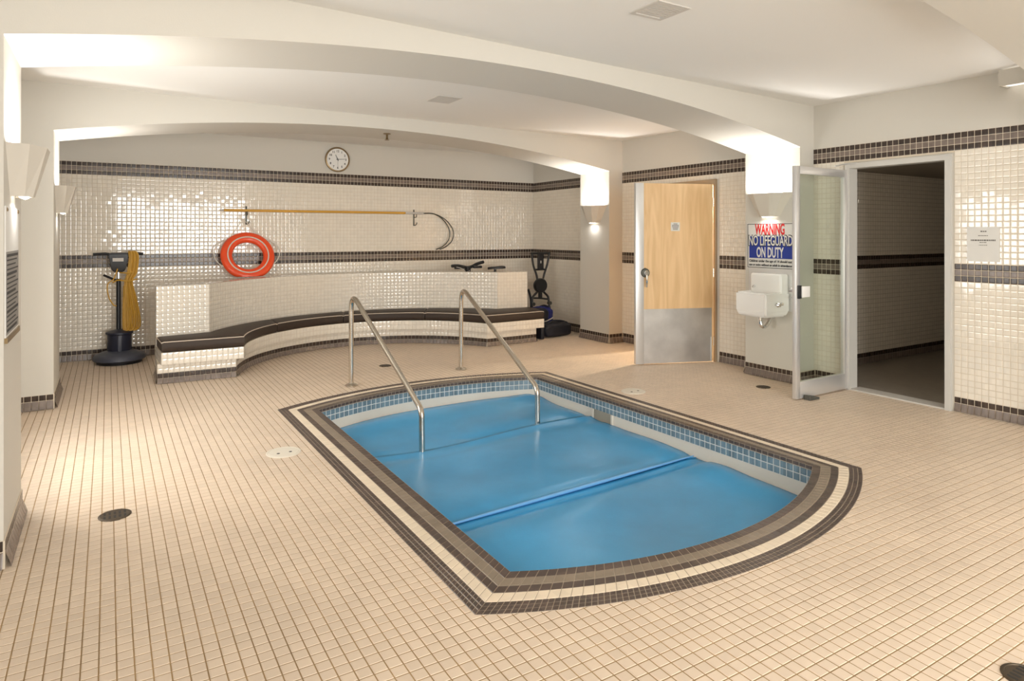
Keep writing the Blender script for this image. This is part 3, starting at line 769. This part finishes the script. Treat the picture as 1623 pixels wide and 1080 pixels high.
# cushions: four pads following the seat
seat_f = pathof(f_seat); seat_b = [(x, y-.005) for x, y in pathof(f_back)]
def cushion(label, i0, i1):
    fr_ = seat_f[i0:i1+1]; bk = seat_b[i0:i1+1]
    c_ = np.mean(fr_+bk, axis=0); cu = empty('bench_cushion', (c_[0], c_[1], .325)); tag(cu, label, 'cushion', 'brown cushions on the tiled bench')
    # densify ends so that they round off
    fr_ = np.array(fr_); bk = np.array(bk)
    def inset(a, b, d):
        v = b-a; v = v/np.linalg.norm(v); return a+v*d
    fr_[0] = inset(fr_[0], fr_[1], .004); bk[0] = inset(bk[0], bk[1], .004); fr_[-1] = inset(fr_[-1], fr_[-2], .004); bk[-1] = inset(bk[-1], bk[-2], .004)
    st = [(fr_[0], bk[0], .35)]+[(inset(fr_[0], fr_[1], .02), inset(bk[0], bk[1], .02), 0)]+[(fr_[i], bk[i], 0) for i in range(1, len(fr_)-1)]+[(inset(fr_[-1], fr_[-2], .02), inset(bk[-1], bk[-2], .02), 0), (fr_[-1], bk[-1], .35)]
    bm = bmesh.new(); rings = []; edge_top = []; edge_bot = []; H_ = .105
    for f_, b_, sh in st:
        v = b_-f_; D_ = np.linalg.norm(v); v = v/D_
        prof = [(0, .012), (-.006, .05), (-.002, .090), (.012, H_-.002), (.12, H_+.012), (D_*.5, H_+.016), (D_-.10, H_+.010), (D_-.015, H_-.002), (D_-.003, .09), (D_-.003, .012), (D_-.012, 0), (.012, 0)]
        ring = []
        for d, z_ in prof:
            z2 = z_ if not sh else (.0525+(z_-.0525)*.86)
            p = f_+v*d; ring.append(bm.verts.new((p[0]-c_[0], p[1]-c_[1], z2)))
        rings.append(ring); p = f_+v*.002; edge_top.append((p[0]-c_[0], p[1]-c_[1], H_-.004 if not sh else H_-.012))
    m_ = len(rings[0])
    for A, B in zip(rings, rings[1:]):
        for k in range(m_): bm.faces.new((A[k], A[(k+1) % m_], B[(k+1) % m_], B[k]))
    bm.faces.new(rings[0]); bm.faces.new(rings[-1][::-1])
    from_bm('cushion_pad', bm, 'vinyl', cu, smooth=True)
    e0 = [tuple(np.array(st[0][1])-c_)+(.095,)]; e1 = [tuple(np.array(st[-1][1])-c_)+(.095,)]
    tubeo('piping', e0+edge_top+e1, .0055, 'piping', cu, 6)
cushion('brown vinyl cushion on the straight left end of the bench', 0, 13)
cushion('brown vinyl cushion left of the left grab rail post', 13, 25)
cushion('brown vinyl cushion between the two grab rail posts', 25, 38)
cushion('brown vinyl cushion on the right end of the bench by the bags', 38, 50)

# ================================================================== THINGS
# ---- life ring leaning on the back wall, standing on the bench back
LX, LYc = 1.56, 9.17
ring = empty('life_ring', (LX, 9.065, .96)); tag(ring, 'orange life ring with white rope standing on the bench back', 'life ring')
tiltv = math.radians(24); Rr, rr_ = .262, .072
def ringpt(a, rad, off=0):    # ring plane leans back towards the wall
    x = rad*math.cos(a); hgt = rad*math.sin(a)+Rr+rr_*.32
    return Vector((x, math.sin(tiltv)*hgt-math.cos(tiltv)*off, math.cos(tiltv)*hgt+math.sin(tiltv)*off))
bm = bmesh.new(); rings = []
for i in range(64):
    a = 2*PI*i/64; rg = []
    for k in range(18):
        b = 2*PI*k/18; p = ringpt(a, Rr+rr_*math.cos(b), rr_*.62*math.sin(b)); p.z = max(p.z, -.004+.0*k); rg.append(bm.verts.new(p))
    rings.append(rg)
for i in range(64):
    A, B = rings[i], rings[(i+1) % 64]
    for k in range(18): bm.faces.new((A[k], A[(k+1) % 18], B[(k+1) % 18], B[k]))
from_bm('ring_body', bm, 'orange', ring, smooth=True)
tubeo('seam_line', [ringpt(2*PI*i/64, Rr-.012, rr_*.62) for i in range(64)], .009, 'rope', ring, 6, closed=True)
for a0, a1 in ((-.35, .75), (PI-.75, PI+.45)):
    pts = [ringpt(a0+(a1-a0)*t, Rr+rr_+.004+.07*math.sin(PI*t), 0) for t in np.linspace(0, 1, 12)]
    tubeo('grab_rope', pts, .007, 'rope', ring, 6)
for a0 in (1.15, 2.15):
    p = ringpt(a0, Rr+rr_, 0); tubeo('hanging_cord', [p, Vector((-.045, .20, .745))], .004, 'rope', ring, 5)
# ---- rescue pole with shepherd's crook, two hooks
zp, yp = 1.815, YB-.075
pole = empty('rescue_pole', (2.55, yp, zp)); tag(pole, 'yellow rescue pole with dark looped crook on the back wall', 'pole')
tubeo('pole_shaft', [(-1.27, 0, 0), (1.24, 0, .005)], .017, 'yellow', pole, 12)
tubeo('pole_ferrule', [(1.24, 0, .005), (1.55, 0, .005)], .016, 'alu', pole, 12)
tubeo('pole_tip', [(-1.31, 0, 0), (-1.27, 0, 0)], .012, 'alu', pole, 8)
for k, dx_ in enumerate((0, .05)):
    pts = smooth_path([(1.53, -.01, .005), (1.70, -.01, .0), (1.86+dx_*.6, -.01-.02*k, -.09), (1.965+dx_, -.01-.02*k, -.25), (1.95+dx_*1.1, -.01-.02*k, -.40), (1.85+dx_, -.01-.02*k, -.50), (1.74+dx_*1.2, -.01, -.545)], 8)
    tubeo('crook', pts, .0085, 'hook', pole, 8)
for x_, lab in ((1.565, 'dark wall hook holding the left of the yellow pole above the life ring'), (3.955, 'dark wall hook holding the right end of the yellow pole')):
    h = empty('wall_hook', (x_, YB-.006, 1.80)); tag(h, lab, 'hook', 'hooks for the rescue pole')
    boxo('hook_plate', -.010, .010, -.006, 0, -.17, .075, 'hook', h, .002)
    tubeo('hook_arm', smooth_path([(0, -.003, -.03), (0, -.05, -.045), (0, -.10, -.035), (0, -.108, .0)], 5), .006, 'hook', h, 8)
    tubeo('lower_hook', smooth_path([(0, -.003, -.14), (0, -.03, -.165), (.02, -.05, -.15), (.03, -.055, -.12)], 5), .006, 'hook', h, 8)

# ---- clock
ck = empty('wall_clock', (2.785, YB, 2.565)); tag(ck, 'round white wall clock with brass rim above the tiles', 'clock')
latheo('clock_rim', [(.172, 0), (.178, -.02), (.172, -.036), (.158, -.038), (.154, -.026)], 'gold', ck, 40, axis='y')
latheo('clock_face', [(.156, -.002), (.156, -.026), (.001, -.027)], 'white', ck, 40, axis='y')
for k in range(1, 13):
    a = PI/2-2*PI*k/12; texto('numeral', str(k), .042, 'ink', ck, (.118*math.cos(a), -.0285, .118*math.sin(a)), (1, 0, 0), bold=.001)
def hand(name, ang, L_, w, yy):
    a = math.radians(90-ang); d = Vector((math.cos(a), 0, math.sin(a))); p = Vector((-d.z, 0, d.x)); bm = bmesh.new(); o_ = Vector((0, yy, 0))
    vs = [o_-d*.02-p*w, o_-d*.02+p*w, o_+d*L_+p*w*.5, o_+d*L_-p*w*.5]
    lo_ = [bm.verts.new(v) for v in vs]; hi_ = [bm.verts.new(v-Vector((0, .0015, 0))) for v in vs]
    bm.faces.new(lo_); bm.faces.new(hi_[::-1])
    for i in range(4): bm.faces.new((lo_[i], lo_[(i+1) % 4], hi_[(i+1) % 4], hi_[i]))
    from_bm(name, bm, 'ink', ck)
hand('hour_hand', 335, .075, .005, -.0305); hand('minute_hand', 84, .105, .004, -.0325); hand('second_hand', 180, .10, .0012, -.0345)

# ---- sconces: flared three-sided plaster cups, open above and below
def sconce(label, x, y, z, s, pwr=1, group='plaster wall sconces on the columns'):
    """s=+1 stands on a left column (faces +x), -1 on a right column"""
    r = empty('wall_sconce', (x, y, z)); tag(r, label, 'sconce', group)
    top = [(0, -.275), (.085, -.215), (.145, -.10), (.145, .10), (.085, .215), (0, .275)]; bot = [(0, -.115), (.055, -.085), (.085, -.05), (.085, .05), (.055, .085), (0, .115)]
    bm = bmesh.new()
    def ringv(P, zz, k=1): return [bm.verts.new((s*a*k, b*k, zz)) for a, b in P]
    o1 = ringv(top, .125); o0 = ringv(bot, -.115); i1 = ringv(top, .125, .93); i0 = ringv(bot, -.115, .86)
    for i in range(5):
        bm.faces.new((o0[i], o0[i+1], o1[i+1], o1[i])); bm.faces.new((i0[i+1], i0[i], i1[i], i1[i+1]))
        bm.faces.new((o1[i], o1[i+1], i1[i+1], i1[i])); bm.faces.new((o0[i+1], o0[i], i0[i], i0[i+1]))
    from_bm('sconce_cup', bm, 'white_paint', r)
    for k in range(3):   # small lamps showing under the rim
        latheo('lamp_bulb', [(.001, -.022), (.016, -.016), (.020, 0), (.014, .016), (.001, .02)], 'lamp', r, 12, at=(s*.045, -.045+.045*k, -.104))
    for nm, zz, d, pw, sx_, sy_ in (('uplight', .09, 1, SCONCE_UP, .07, .24), ('downlight', -.145, -1, SCONCE_DOWN, .05, .12)):
        l = bpy.data.lights.new(nm, 'AREA'); l.shape = 'RECTANGLE'; l.size = sx_; l.size_y = sy_; l.energy = pw*pwr; l.color = (1, .985, .955)
        lo = bpy.data.objects.new(nm, l); link(lo, r); lo.location = (s*.06, 0, zz)
        if d > 0: lo.rotation_euler = (PI, 0, 0)
    return r
sconce('plaster sconce above the warning sign on the right column', COLR, 4.48, 1.80, -1)
sconce('plaster sconce on the far right column beside the wooden door', COLR, 7.385, 1.78, -1)
sconce('plaster sconce on the near left column above the rules board', COLL, 4.06, 1.80, 1)
sconce('plaster sconce on the far left column before the floor polisher', COLL, 7.34, 1.81, 1)
sconce('added unseen sconce on the nearest right column, brightens the ceiling', COLR, 1.55, 1.80, -1, .6)  # added out of view to light the near ceiling
sconce('added unseen sconce on the nearest left column, brightens the ceiling', COLL, .98, 1.80, 1, .2)  # weaker added companion, likewise out of view

# ---- valance light high on the right wall
vl = empty('valance_light', (XR, 2.19, 2.725)); tag(vl, 'boxed valance light high on the right wall under the ceiling', 'light')
bm = bmesh.new(); box(bm, -.15, -.135, -.245, .245, -.06, .065); box(bm, -.15, -.005, .245, .26, -.06, .065); box(bm, -.15, -.005, -.26, -.245, -.06, .065)
from_bm('valance_board', bm, 'plaster', vl)
M['lamp_soft'] = mat('soft_lamp', (1, 1, 1), .5, emit=(1, .95, .87), estr=1.6)
boxo('lamp_tube', -.125, -.02, -.24, .24, -.05, -.03, 'lamp_soft', vl)

# ---- warning sign
sg = empty('warning_sign', (COLR-.004, 4.47, 1.385)); tag(sg, 'red, white and blue warning sign above the drinking fountain', 'sign')
sx0, sx1 = -.285, .292          # along y (picture right is -y)
boxo('sign_board', -.006, .003, sx0, sx1, -.245, .235, 'paper', sg)
bm = bmesh.new(); t_ = .006
for a, b, c_, d in ((sx0+.008, sx1-.008, .221, .227), (sx0+.008, sx1-.008, -.237, -.231), (sx0+.008, sx0+.014, -.237, .227), (sx1-.014, sx1-.008, -.237, .227)): box(bm, -.0075, -.0055, a, b, c_, d)
from_bm('sign_border', bm, 'ink', sg)
texto('warning_text', 'WARNING', .155, 'red', sg, (-.0075, .005, .163), (0, -1, 0), bold=.005, fitw=.36)
boxo('blue_panel', -.0072, -.0055, sx0+.025, sx1-.03, -.135, .095, 'blue_ink', sg)
texto('upper_text', 'NO LIFEGUARD', .150, 'ink', sg, (-.0082, 0.0, .045), (0, -1, 0), bold=.009, fitw=.545)
texto('upper_text_white', 'NO LIFEGUARD', .148, 'paper', sg, (-.0100, 0.0, .045), (0, -1, 0), bold=.002, fitw=.53)
texto('lower_text', 'ON DUTY', .148, 'paper', sg, (-.0085, .005, -.078), (0, -1, 0), bold=.004, fitw=.33)
texto('small_text', 'Children under the age of 14 should not', .035, 'ink', sg, (-.0075, .003, -.165), (0, -1, 0), bold=.001, fitw=.52)
texto('small_text', 'use or swim without an adult in attendance', .035, 'ink', sg, (-.0075, .003, -.206), (0, -1, 0), bold=.001, fitw=.52)

# ---- drinking fountain
df = empty('drinking_fountain', (COLR, 4.44, .70)); tag(df, 'white porcelain drinking fountain under the warning sign', 'fountain')
boxo('back_plate', -.008, 0, -.27, .30, .02, .44, 'alu', df)
bm = bmesh.new(); box(bm, -.13, -.008, -.19, .19, .15, .40, .025, 3); from_bm('splash_back', bm, 'white', df, smooth=True)
bm = bmesh.new()
oz = [(-.36, -.185), (-.36, .185), (-.01, .20), (-.01, -.20)]
def rq(P, zz): return [bm.verts.new((a, b, zz)) for a, b in P]
sc = lambda P, k: [(-.185+(a+.185)*k, b*k) for a, b in P]
rb0 = rq(sc(oz, .86), -.03); r1 = rq(oz, .02); r2 = rq(oz, .215); r3 = rq(sc(oz, .82), .215); r4 = rq(sc(oz, .6), .12)
for A, B in ((rb0, r1), (r1, r2), (r2, r3), (r3, r4)):
    for i in range(4): bm.faces.new((A[i], A[(i+1) % 4], B[(i+1) % 4], B[i]))
bm.faces.new(rb0[::-1]); bm.faces.new(r4)
bmesh.ops.bevel(bm, geom=[e for e in bm.edges], offset=.014, segments=3, affect='EDGES')
from_bm('bowl', bm, 'white', df, smooth=True)
tubeo('bubbler', smooth_path([(-.10, .13, .21), (-.12, .13, .255), (-.16, .115, .27), (-.19, .10, .255)], 4), .010, 'chrome', df, 8)
latheo('valve_knob', [(.001, -.245), (.02, -.245), (.024, -.225), (.012, -.21), (.012, -.19)], 'chrome', df, 14, at=(-.22, 0, .10), axis='y')
latheo('valve_knob', [(.001, -.225), (.015, -.225), (.018, -.21), (.010, -.205), (.010, -.19)], 'chrome', df, 14, at=(-.15, 0, .105), axis='y')
tubeo('drain_trap', smooth_path([(-.18, .02, -.02), (-.18, .02, -.09), (-.17, .01, -.135), (-.13, .0, -.145), (-.09, -.01, -.11), (-.06, -.01, -.06), (0, -.01, -.05)], 5), .021, 'chrome', df, 12)
tubeo('supply_pipe', smooth_path([(-.10, .08, -.02), (-.08, .09, -.06), (0, .09, -.07)], 4), .012, 'chrome', df, 8)
tubeo('side_bracket', [(0, -.24, .26), (-.05, -.25, .26)], .007, 'chrome', df, 8); tubeo('side_bracket', [(0, -.24, .17), (-.07, -.25, .165)], .007, 'chrome', df, 8)

# ---- notices
pn = empty('paper_notice', (XR-.009, 2.617, 1.42)); tag(pn, 'white paper notice taped beside the dark doorway', 'notice')
boxo('sheet', -.0012, 0, -.119, .119, -.143, .142, 'paper', pn)
for zz, ww, hh in ((.105, .05, .010), (.07, .07, .006), (.032, .18, .012), (.014, .05, .006), (-.008, .06, .005)):
    bm = bmesh.new(); x_ = -ww/2
    while x_ < ww/2-.004:
        w_ = random.uniform(.008, .02); box(bm, -.0018, -.0011, x_, min(ww/2, x_+w_), zz-hh/2, zz+hh/2); x_ += w_+.003
    from_bm('print_line', bm, 'ink_soft', pn)
rn = empty('rules_board', (COLL, 3.985, 1.23)); tag(rn, 'tall printed rules board on the near left column', 'notice')
boxo('board', 0, .006, -.24, .245, -.20, .40, 'paper', rn)
boxo('bottom_ledge', 0, .012, -.24, .25, -.225, -.20, 'gold', rn)
bm = bmesh.new()
box(bm, .006, .0068, -.235, .24, -.19, .19); M['board_grey'] = mat('printed_grey', (.26, .25, .23), .5); from_bm('print_panel', bm, 'board_grey', rn)
for k in range(17):
    zz = .172-k*.0215; t_ = .0065 if k % 4 == 0 else .0035; boxo('print_line', .0068, .0076, -.21, .215-.05*(k % 3), zz-t_, zz+t_, 'ink', rn)
for yy in (-.20, .22): latheo('screw', [(.001, .012), (.010, .010), (.010, 0)], 'gold', rn, 10, at=(0, yy, .385), axis='x')

# ---- ceiling vents, sprinkler
def vent(label, x, y, sx_, sy_):
    v = empty('ceiling_vent', (x, y, ZC)); tag(v, label, 'vent', 'ceiling air vents')
    bm = bmesh.new(); f = .028
    box(bm, -sx_, sx_, -sy_, -sy_+f, -.007, 0); box(bm, -sx_, sx_, sy_-f, sy_, -.007, 0); box(bm, -sx_, -sx_+f, -sy_+f, sy_-f, -.007, 0); box(bm, sx_-f, sx_, -sy_+f, sy_-f, -.007, 0)
    from_bm('vent_frame', bm, 'vent', v); boxo('vent_throat', -sx_+f, sx_-f, -sy_+f, sy_-f, -.0025, -.001, 'vent', v)
    k = int((2*sy_-2*f)/.022)
    for i in range(k):
        yy = -sy_+f+.011+i*.022; bm = bmesh.new(); box(bm, -sx_+f, sx_-f, yy-.008, yy+.006, -.006, -.003); from_bm('slat', bm, 'vent', v)
K = (ZC-CAM_H)/(2.93-CAM_H)
vent('square ceiling vent nearer the camera', 3.0*K, 3.11*K, .125, .125)
vent('square ceiling vent above the pool steps', 3.03*K, 6.345*K, .12, .15)
sp = empty('fire_sprinkler', (2.755, 7.29, soffit(2.755))); tag(sp, 'small brass sprinkler head under the far arched rib', 'sprinkler')
latheo('escutcheon', [(.045, 0), (.04, -.008), (.015, -.012)], 'gold', sp, 16); latheo('sprinkler_stem', [(.012, 0), (.012, -.05), (.018, -.06), (.006, -.07), (.028, -.072), (.028, -.076)], 'gold', sp, 12)

# ---- drains and lids in the floor
def drain(label, x, y, r, slots=True):
    d = empty('floor_drain', (x, y, 0)); tag(d, label, 'drain', 'round bronze floor drains')
    latheo('drain_rim', [(r, -.002), (r, .003), (r*.93, .005), (r*.85, .005), (r*.84, .0035), (.001, .0035)], 'bronze', d, 28)
    for sgn in (-1, 1):
        for k in range(5):
            a = (k-2)*r*.30; bm = bmesh.new(); box(bm, a-r*.07, a+r*.07, sgn*r*.12 if sgn > 0 else -r*.55, r*.55 if sgn > 0 else -r*.12, .003, .0042); from_bm('slot', bm, 'dark', d)
drain('bronze floor drain near the left column', .031, 4.12, .078); drain('small bronze floor drain behind the left grab rail', 2.70, 7.20, .07)
drain('small bronze floor drain under the drinking fountain', 5.49, 4.26, .068); drain('bronze floor drain at the bottom right corner of the picture', 2.652, 1.002, .075)
def lidf(label, x, y, r):
    d = empty('skimmer_lid', (x, y, 0)); tag(d, label, 'lid', 'round white lids in the floor')
    latheo('lid_disc', [(r, -.002), (r, .004), (r*.96, .006), (r*.90, .006), (r*.89, .0045), (r*.87, .0045), (r*.86, .006), (.001, .0065)], 'lid', d, 36)
    for a in (-.35, .35): latheo('finger_hole', [(.011, .0060), (.011, .0069), (.001, .0069)], 'dark', d, 12, at=(r*a, -r*.2, 0))
lidf('round white skimmer lid left of the pool', 1.03, 4.70, .115); lidf('round white skimmer lid between the pool and the wooden door', 4.28, 4.79, .115)

# ---- floor polisher
fp = empty('floor_polisher', (.115, 9.02, 0)); tag(fp, 'upright navy floor polisher with ochre cord by the back wall', 'polisher')
latheo('brush', [(.23, .0), (.235, .035), (.20, .04)], 'black', fp, 36)
latheo('base_skirt', [(.245, .03), (.272, .045), (.272, .075), (.25, .105), (.17, .135), (.12, .15)], 'grey_blue', fp, 40)
latheo('motor_housing', [(.115, .13), (.125, .15), (.125, .33), (.142, .34), (.142, .36), (.11, .372), (.03, .39)], 'navy', fp, 28)
boxo('housing_rib', -.02, .02, -.14, -.12, .13, .33, 'grey_blue', fp, .006)
tubeo('handle_pole', [(-.01, .0, .37), (-.01, .01, .98)], .024, 'black', fp, 12); tubeo('upper_tube', [(-.01, .01, .94), (-.01, .012, 1.10)], .013, 'chrome', fp, 10)
bm = bmesh.new(); vs = []
for zz, w, d in ((1.06, .05, .04), (1.10, .075, .05), (1.22, .095, .06), (1.275, .10, .06), (1.285, .085, .05)):
    vs.append([bm.verts.new((-.01+a*w, .01+b*d, zz)) for a, b in ((-1, -1), (1, -1), (1, 1), (-1, 1))])
for A, B in zip(vs, vs[1:]):
    for i in range(4): bm.faces.new((A[i], A[(i+1) % 4], B[(i+1) % 4], B[i]))
bm.faces.new(vs[0][::-1]); bm.faces.new(vs[-1]); bmesh.ops.bevel(bm, geom=list(bm.edges), offset=.008, segments=2, affect='EDGES')
from_bm('control_head', bm, 'black', fp, smooth=True); boxo('rating_label', -.07, .04, -.058, -.0535, 1.185, 1.225, 'vent', fp)
for sgn in (-1, 1):
    tubeo('handle_grip', [(-.01+sgn*.08, .01, 1.265), (-.01+sgn*.13, .0, 1.275), (-.01+sgn*.25, -.03, 1.27)], .017, 'black', fp, 10)
tubeo('release_lever', [(-.04, -.01, .965), (-.16, -.03, 1.03)], .013, 'black', fp, 8)
for k in range(9):
    a = (k-4)*.011; yy = -.055-.012*(k % 3)
    pts = smooth_path([(.115+a*.5, yy+.03, 1.24), (.125+a*.7, yy, 1.30), (.145+a, yy, 1.24), (.125+a, yy-.01, 1.05), (.09+a*.8, yy-.012, .95), (.11+a*1.3, yy-.01, .75), (.135+a*1.5, yy, .55), (.13+a*1.6, yy, .41), (.085+a, yy+.005, .385), (.075+a*.9, yy+.01, .55), (.07+a*.6, yy+.01, .90)], 4)
    tubeo('power_cord', pts, .0085, 'cord', fp, 6)
tubeo('cord_tie', smooth_path([(-.07, -.05, .94), (-.01, -.075, .97), (.08, -.11, .955), (.17, -.08, .975), (.17, -.04, .97)], 5), .009, 'cord', fp, 6)
tubeo('cord_tie', smooth_path([(.0, -.05, 1.055), (.08, -.10, 1.05), (.17, -.07, 1.06)], 5), .008, 'cord', fp, 6)
tubeo('cord_tail', smooth_path([(-.02, -.04, 1.10), (-.06, -.045, .98), (-.12, -.05, .92), (-.11, -.05, .78), (-.06, -.05, .68), (-.03, -.05, .67)], 5), .007, 'cord', fp, 6)

# ---- exercise bike behind the bench back: only its bars and saddle show
eb = empty('exercise_bike', (4.78, 8.86, 0)); tag(eb, 'black exercise bike behind the bench back, bars and saddle showing', 'exercise bike')
tubeo('frame_tube', fillet([(-.25, 0, .06), (-.16, 0, .50), (-.145, 0, .97)], .1), .022, 'black', eb, 10)
tubeo('frame_tube', fillet([(-.16, 0, .45), (.20, 0, .40), (.30, 0, .80), (.325, 0, .96)], .1), .020, 'black', eb, 10)
tubeo('floor_bar', [(-.27, -.2, .03), (-.27, .2, .03)], .025, 'black', eb, 10); tubeo('floor_bar', [(.36, -.2, .03), (.36, .2, .03)], .025, 'black', eb, 10)
tubeo('frame_tube', [(-.27, 0, .04), (.36, 0, .04)], .02, 'black', eb, 8)
latheo('flywheel', [(.16, -.025), (.18, -.015), (.18, .015), (.16, .025)], 'hook', eb, 28, at=(-.05, 0, .28), axis='y')
for sgn in (-1, 1): tubeo('pedal_crank', [(.05, sgn*.06, .33), (.05+sgn*.12, sgn*.08, .33-sgn*.05), (.05+sgn*.12, sgn*.16, .33-sgn*.05)], .012, 'chrome', eb, 8)
tubeo('handlebar', smooth_path([(-.47, -.10, 1.035), (-.36, -.09, 1.035), (-.25, -.05, 1.015), (-.15, 0, 1.0), (-.06, .03, 1.015), (.04, .06, 1.05), (.16, .08, 1.075)], 5), .024, 'black', eb, 10)
boxo('bar_stem', -.19, -.125, -.05, .05, .94, 1.015, 'black', eb, .01)
for x_, z_ in ((-.33, 1.015), (-.02, 1.02)): bm = bmesh.new(); box(bm, x_-.07, x_+.07, -.09, -.03, z_-.03, z_+.01, .012); from_bm('elbow_pad', bm, 'black', eb, smooth=True)
tubeo('brake_cable', smooth_path([(-.40, -.11, 1.02), (-.30, -.12, .99), (-.22, -.1, .93), (-.16, -.07, .96)], 5), .005, 'vent', eb, 6)
bm = bmesh.new(); sv = []
for x_, w, zt in ((.20, .018, .985), (.26, .025, .99), (.34, .05, .992), (.42, .085, .998), (.465, .075, 1.0), (.475, .03, .998)):
    sv.append([bm.verts.new((x_, a*w, zt+b)) for a, b in ((-1, -.025), (1, -.025), (1, 0), (.5, .012), (-.5, .012), (-1, 0))])
for A, B in zip(sv, sv[1:]):
    for i in range(6): bm.faces.new((A[i], A[(i+1) % 6], B[(i+1) % 6], B[i]))
bm.faces.new(sv[0][::-1]); bm.faces.new(sv[-1]); from_bm('saddle', bm, 'black', eb, smooth=True)

# ---- folded stepper machine in the far right corner
st = empty('exercise_machine', (5.78, 8.62, 0)); tag(st, 'black upright exercise machine with V-shaped handles in the far corner', 'exercise machine')
for sgn in (-1, 1):
    tubeo('upper_arm', smooth_path([(sgn*.03, 0, .66), (sgn*.07, 0, .86), (sgn*.13, 0, 1.02), (sgn*.165, -.01, 1.20)], 5), .017, 'black', st, 8)
    tubeo('lower_leg', fillet([(sgn*.06, 0, .60), (sgn*.15, 0, .52), (sgn*.17, -.02, .30), (sgn*.19, -.06, .02)], .08), .018, 'black', st, 8)
    latheo('joint_knob', [(.001, -.03), (.028, -.03), (.028, .03), (.001, .03)], 'hook', st, 12, at=(sgn*.155, -.03, .42), axis='y')
tubeo('top_bar', [(-.18, -.01, 1.205), (.18, -.01, 1.205)], .018, 'black', st, 8); tubeo('cross_bar', [(-.105, 0, .95), (.105, 0, .95)], .014, 'black', st, 8)
tubeo('lower_bar', smooth_path([(-.15, 0, .51), (0, -.01, .50), (.16, 0, .475)], 4), .014, 'black', st, 8)
boxo('console', -.05, .05, -.03, .02, .95, 1.20, 'black', st, .012); boxo('console_screen', -.018, .0, -.034, -.03, 1.05, 1.09, 'vent', st)
latheo('flywheel', [(.02, -.04), (.105, -.04), (.115, -.02), (.115, .02), (.105, .04), (.02, .04)], 'black', st, 28, at=(0, 0, .70), axis='y')
bm = bmesh.new(); box(bm, -.03, .03, -.02, .02, .50, .64, .01); from_bm('column_block', bm, 'black', st, smooth=True)
tubeo('floor_bar', [(-.22, -.06, .02), (.22, -.06, .02)], .02, 'black', st, 8)
tubeo('side_hose', smooth_path([(-.30, -.12, .66), (-.24, -.10, .50), (-.22, -.08, .30), (-.17, -.06, .10)], 5), .018, 'black', st, 8)

# ---- bags
def blob(name, size, m, parent, loc, seed=0, amp=.12, rotz=0, flat=.0):
    bm = bmesh.new(); bmesh.ops.create_icosphere(bm, subdivisions=4, radius=1); r_ = random.Random(seed); ph = [r_.uniform(0, 6) for _ in range(8)]
    for v in bm.verts:
        c_ = v.co.copy(); p = Vector((math.copysign(abs(c_.x)**.6, c_.x), math.copysign(abs(c_.y)**.6, c_.y), math.copysign(abs(c_.z)**.6, c_.z)))
        k = 1+amp*(math.sin(3*c_.x+ph[0]+2*c_.z)*.5+math.sin(5*c_.y+ph[1]-3*c_.x)*.35+math.sin(7*c_.z+ph[2]+4*c_.y)*.3+math.sin(11*c_.x+6*c_.y+ph[3])*.2)
        v.co = Vector((p.x*k*size[0], p.y*k*size[1], p.z*k*size[2])); v.co.z = max(v.co.z, -size[2])
    o = from_bm(name, bm, m, parent, smooth=True, loc=loc, rotz=rotz)
    o.data.polygons.foreach_set('use_smooth', [True]*len(o.data.polygons)); return o
bg = empty('duffel_bag', (5.62, 8.02, 0)); tag(bg, 'black duffel bag lying on the floor at the bench end', 'bag')
blob('bag_body', (.33, .14, .105), 'bag_black', bg, (0, 0, .105), 3, .10, .22)
tubeo('bag_strap', smooth_path([(-.22, -.06, .16), (-.10, -.10, .235), (.05, -.06, .23), (.20, .02, .20)], 5), .014, 'bag_black', bg, 8)
bm = bmesh.new(); box(bm, -.36, -.30, -.20, .06, 0, .19, .02); from_bm('bag_end', bm, 'bag_black', bg, smooth=True)
b2 = empty('backpack', (5.60, 8.33, 0)); tag(b2, 'blue and black stuffed backpack behind the duffel bag', 'bag')
blob('pack_body', (.17, .13, .20), 'bag_blue', b2, (0.02, 0, .22), 9, .12, .2); blob('pack_pocket', (.12, .06, .10), 'bag_black', b2, (-.07, -.10, .30), 4, .12)
tubeo('pack_strap', smooth_path([(-.12, -.13, .22), (-.04, -.165, .20), (.06, -.165, .23), (.15, -.10, .24)], 5), .010, 'vent', b2, 6)
tubeo('pack_strap', smooth_path([(-.1, .0, .38), (.0, -.06, .43), (.1, -.05, .40)], 5), .014, 'bag_black', b2, 6)

# ---- wedge under the glass door
dw = empty('door_wedge', (5.46, 3.715, 0)); tag(dw, 'dark grey wedge holding the glass door open', 'wedge')
bm = bmesh.new(); prism(bm, [(-.07, -.03), (.07, -.03), (.07, .03), (-.07, .03)], .002, .045)
for v in bm.verts:
    if v.co.x > 0 and v.co.z > .01: v.co.z = .018
M['wedge'] = mat('grey_rubber', (.09, .085, .07), .8); from_bm('wedge_body', bm, 'wedge', dw)
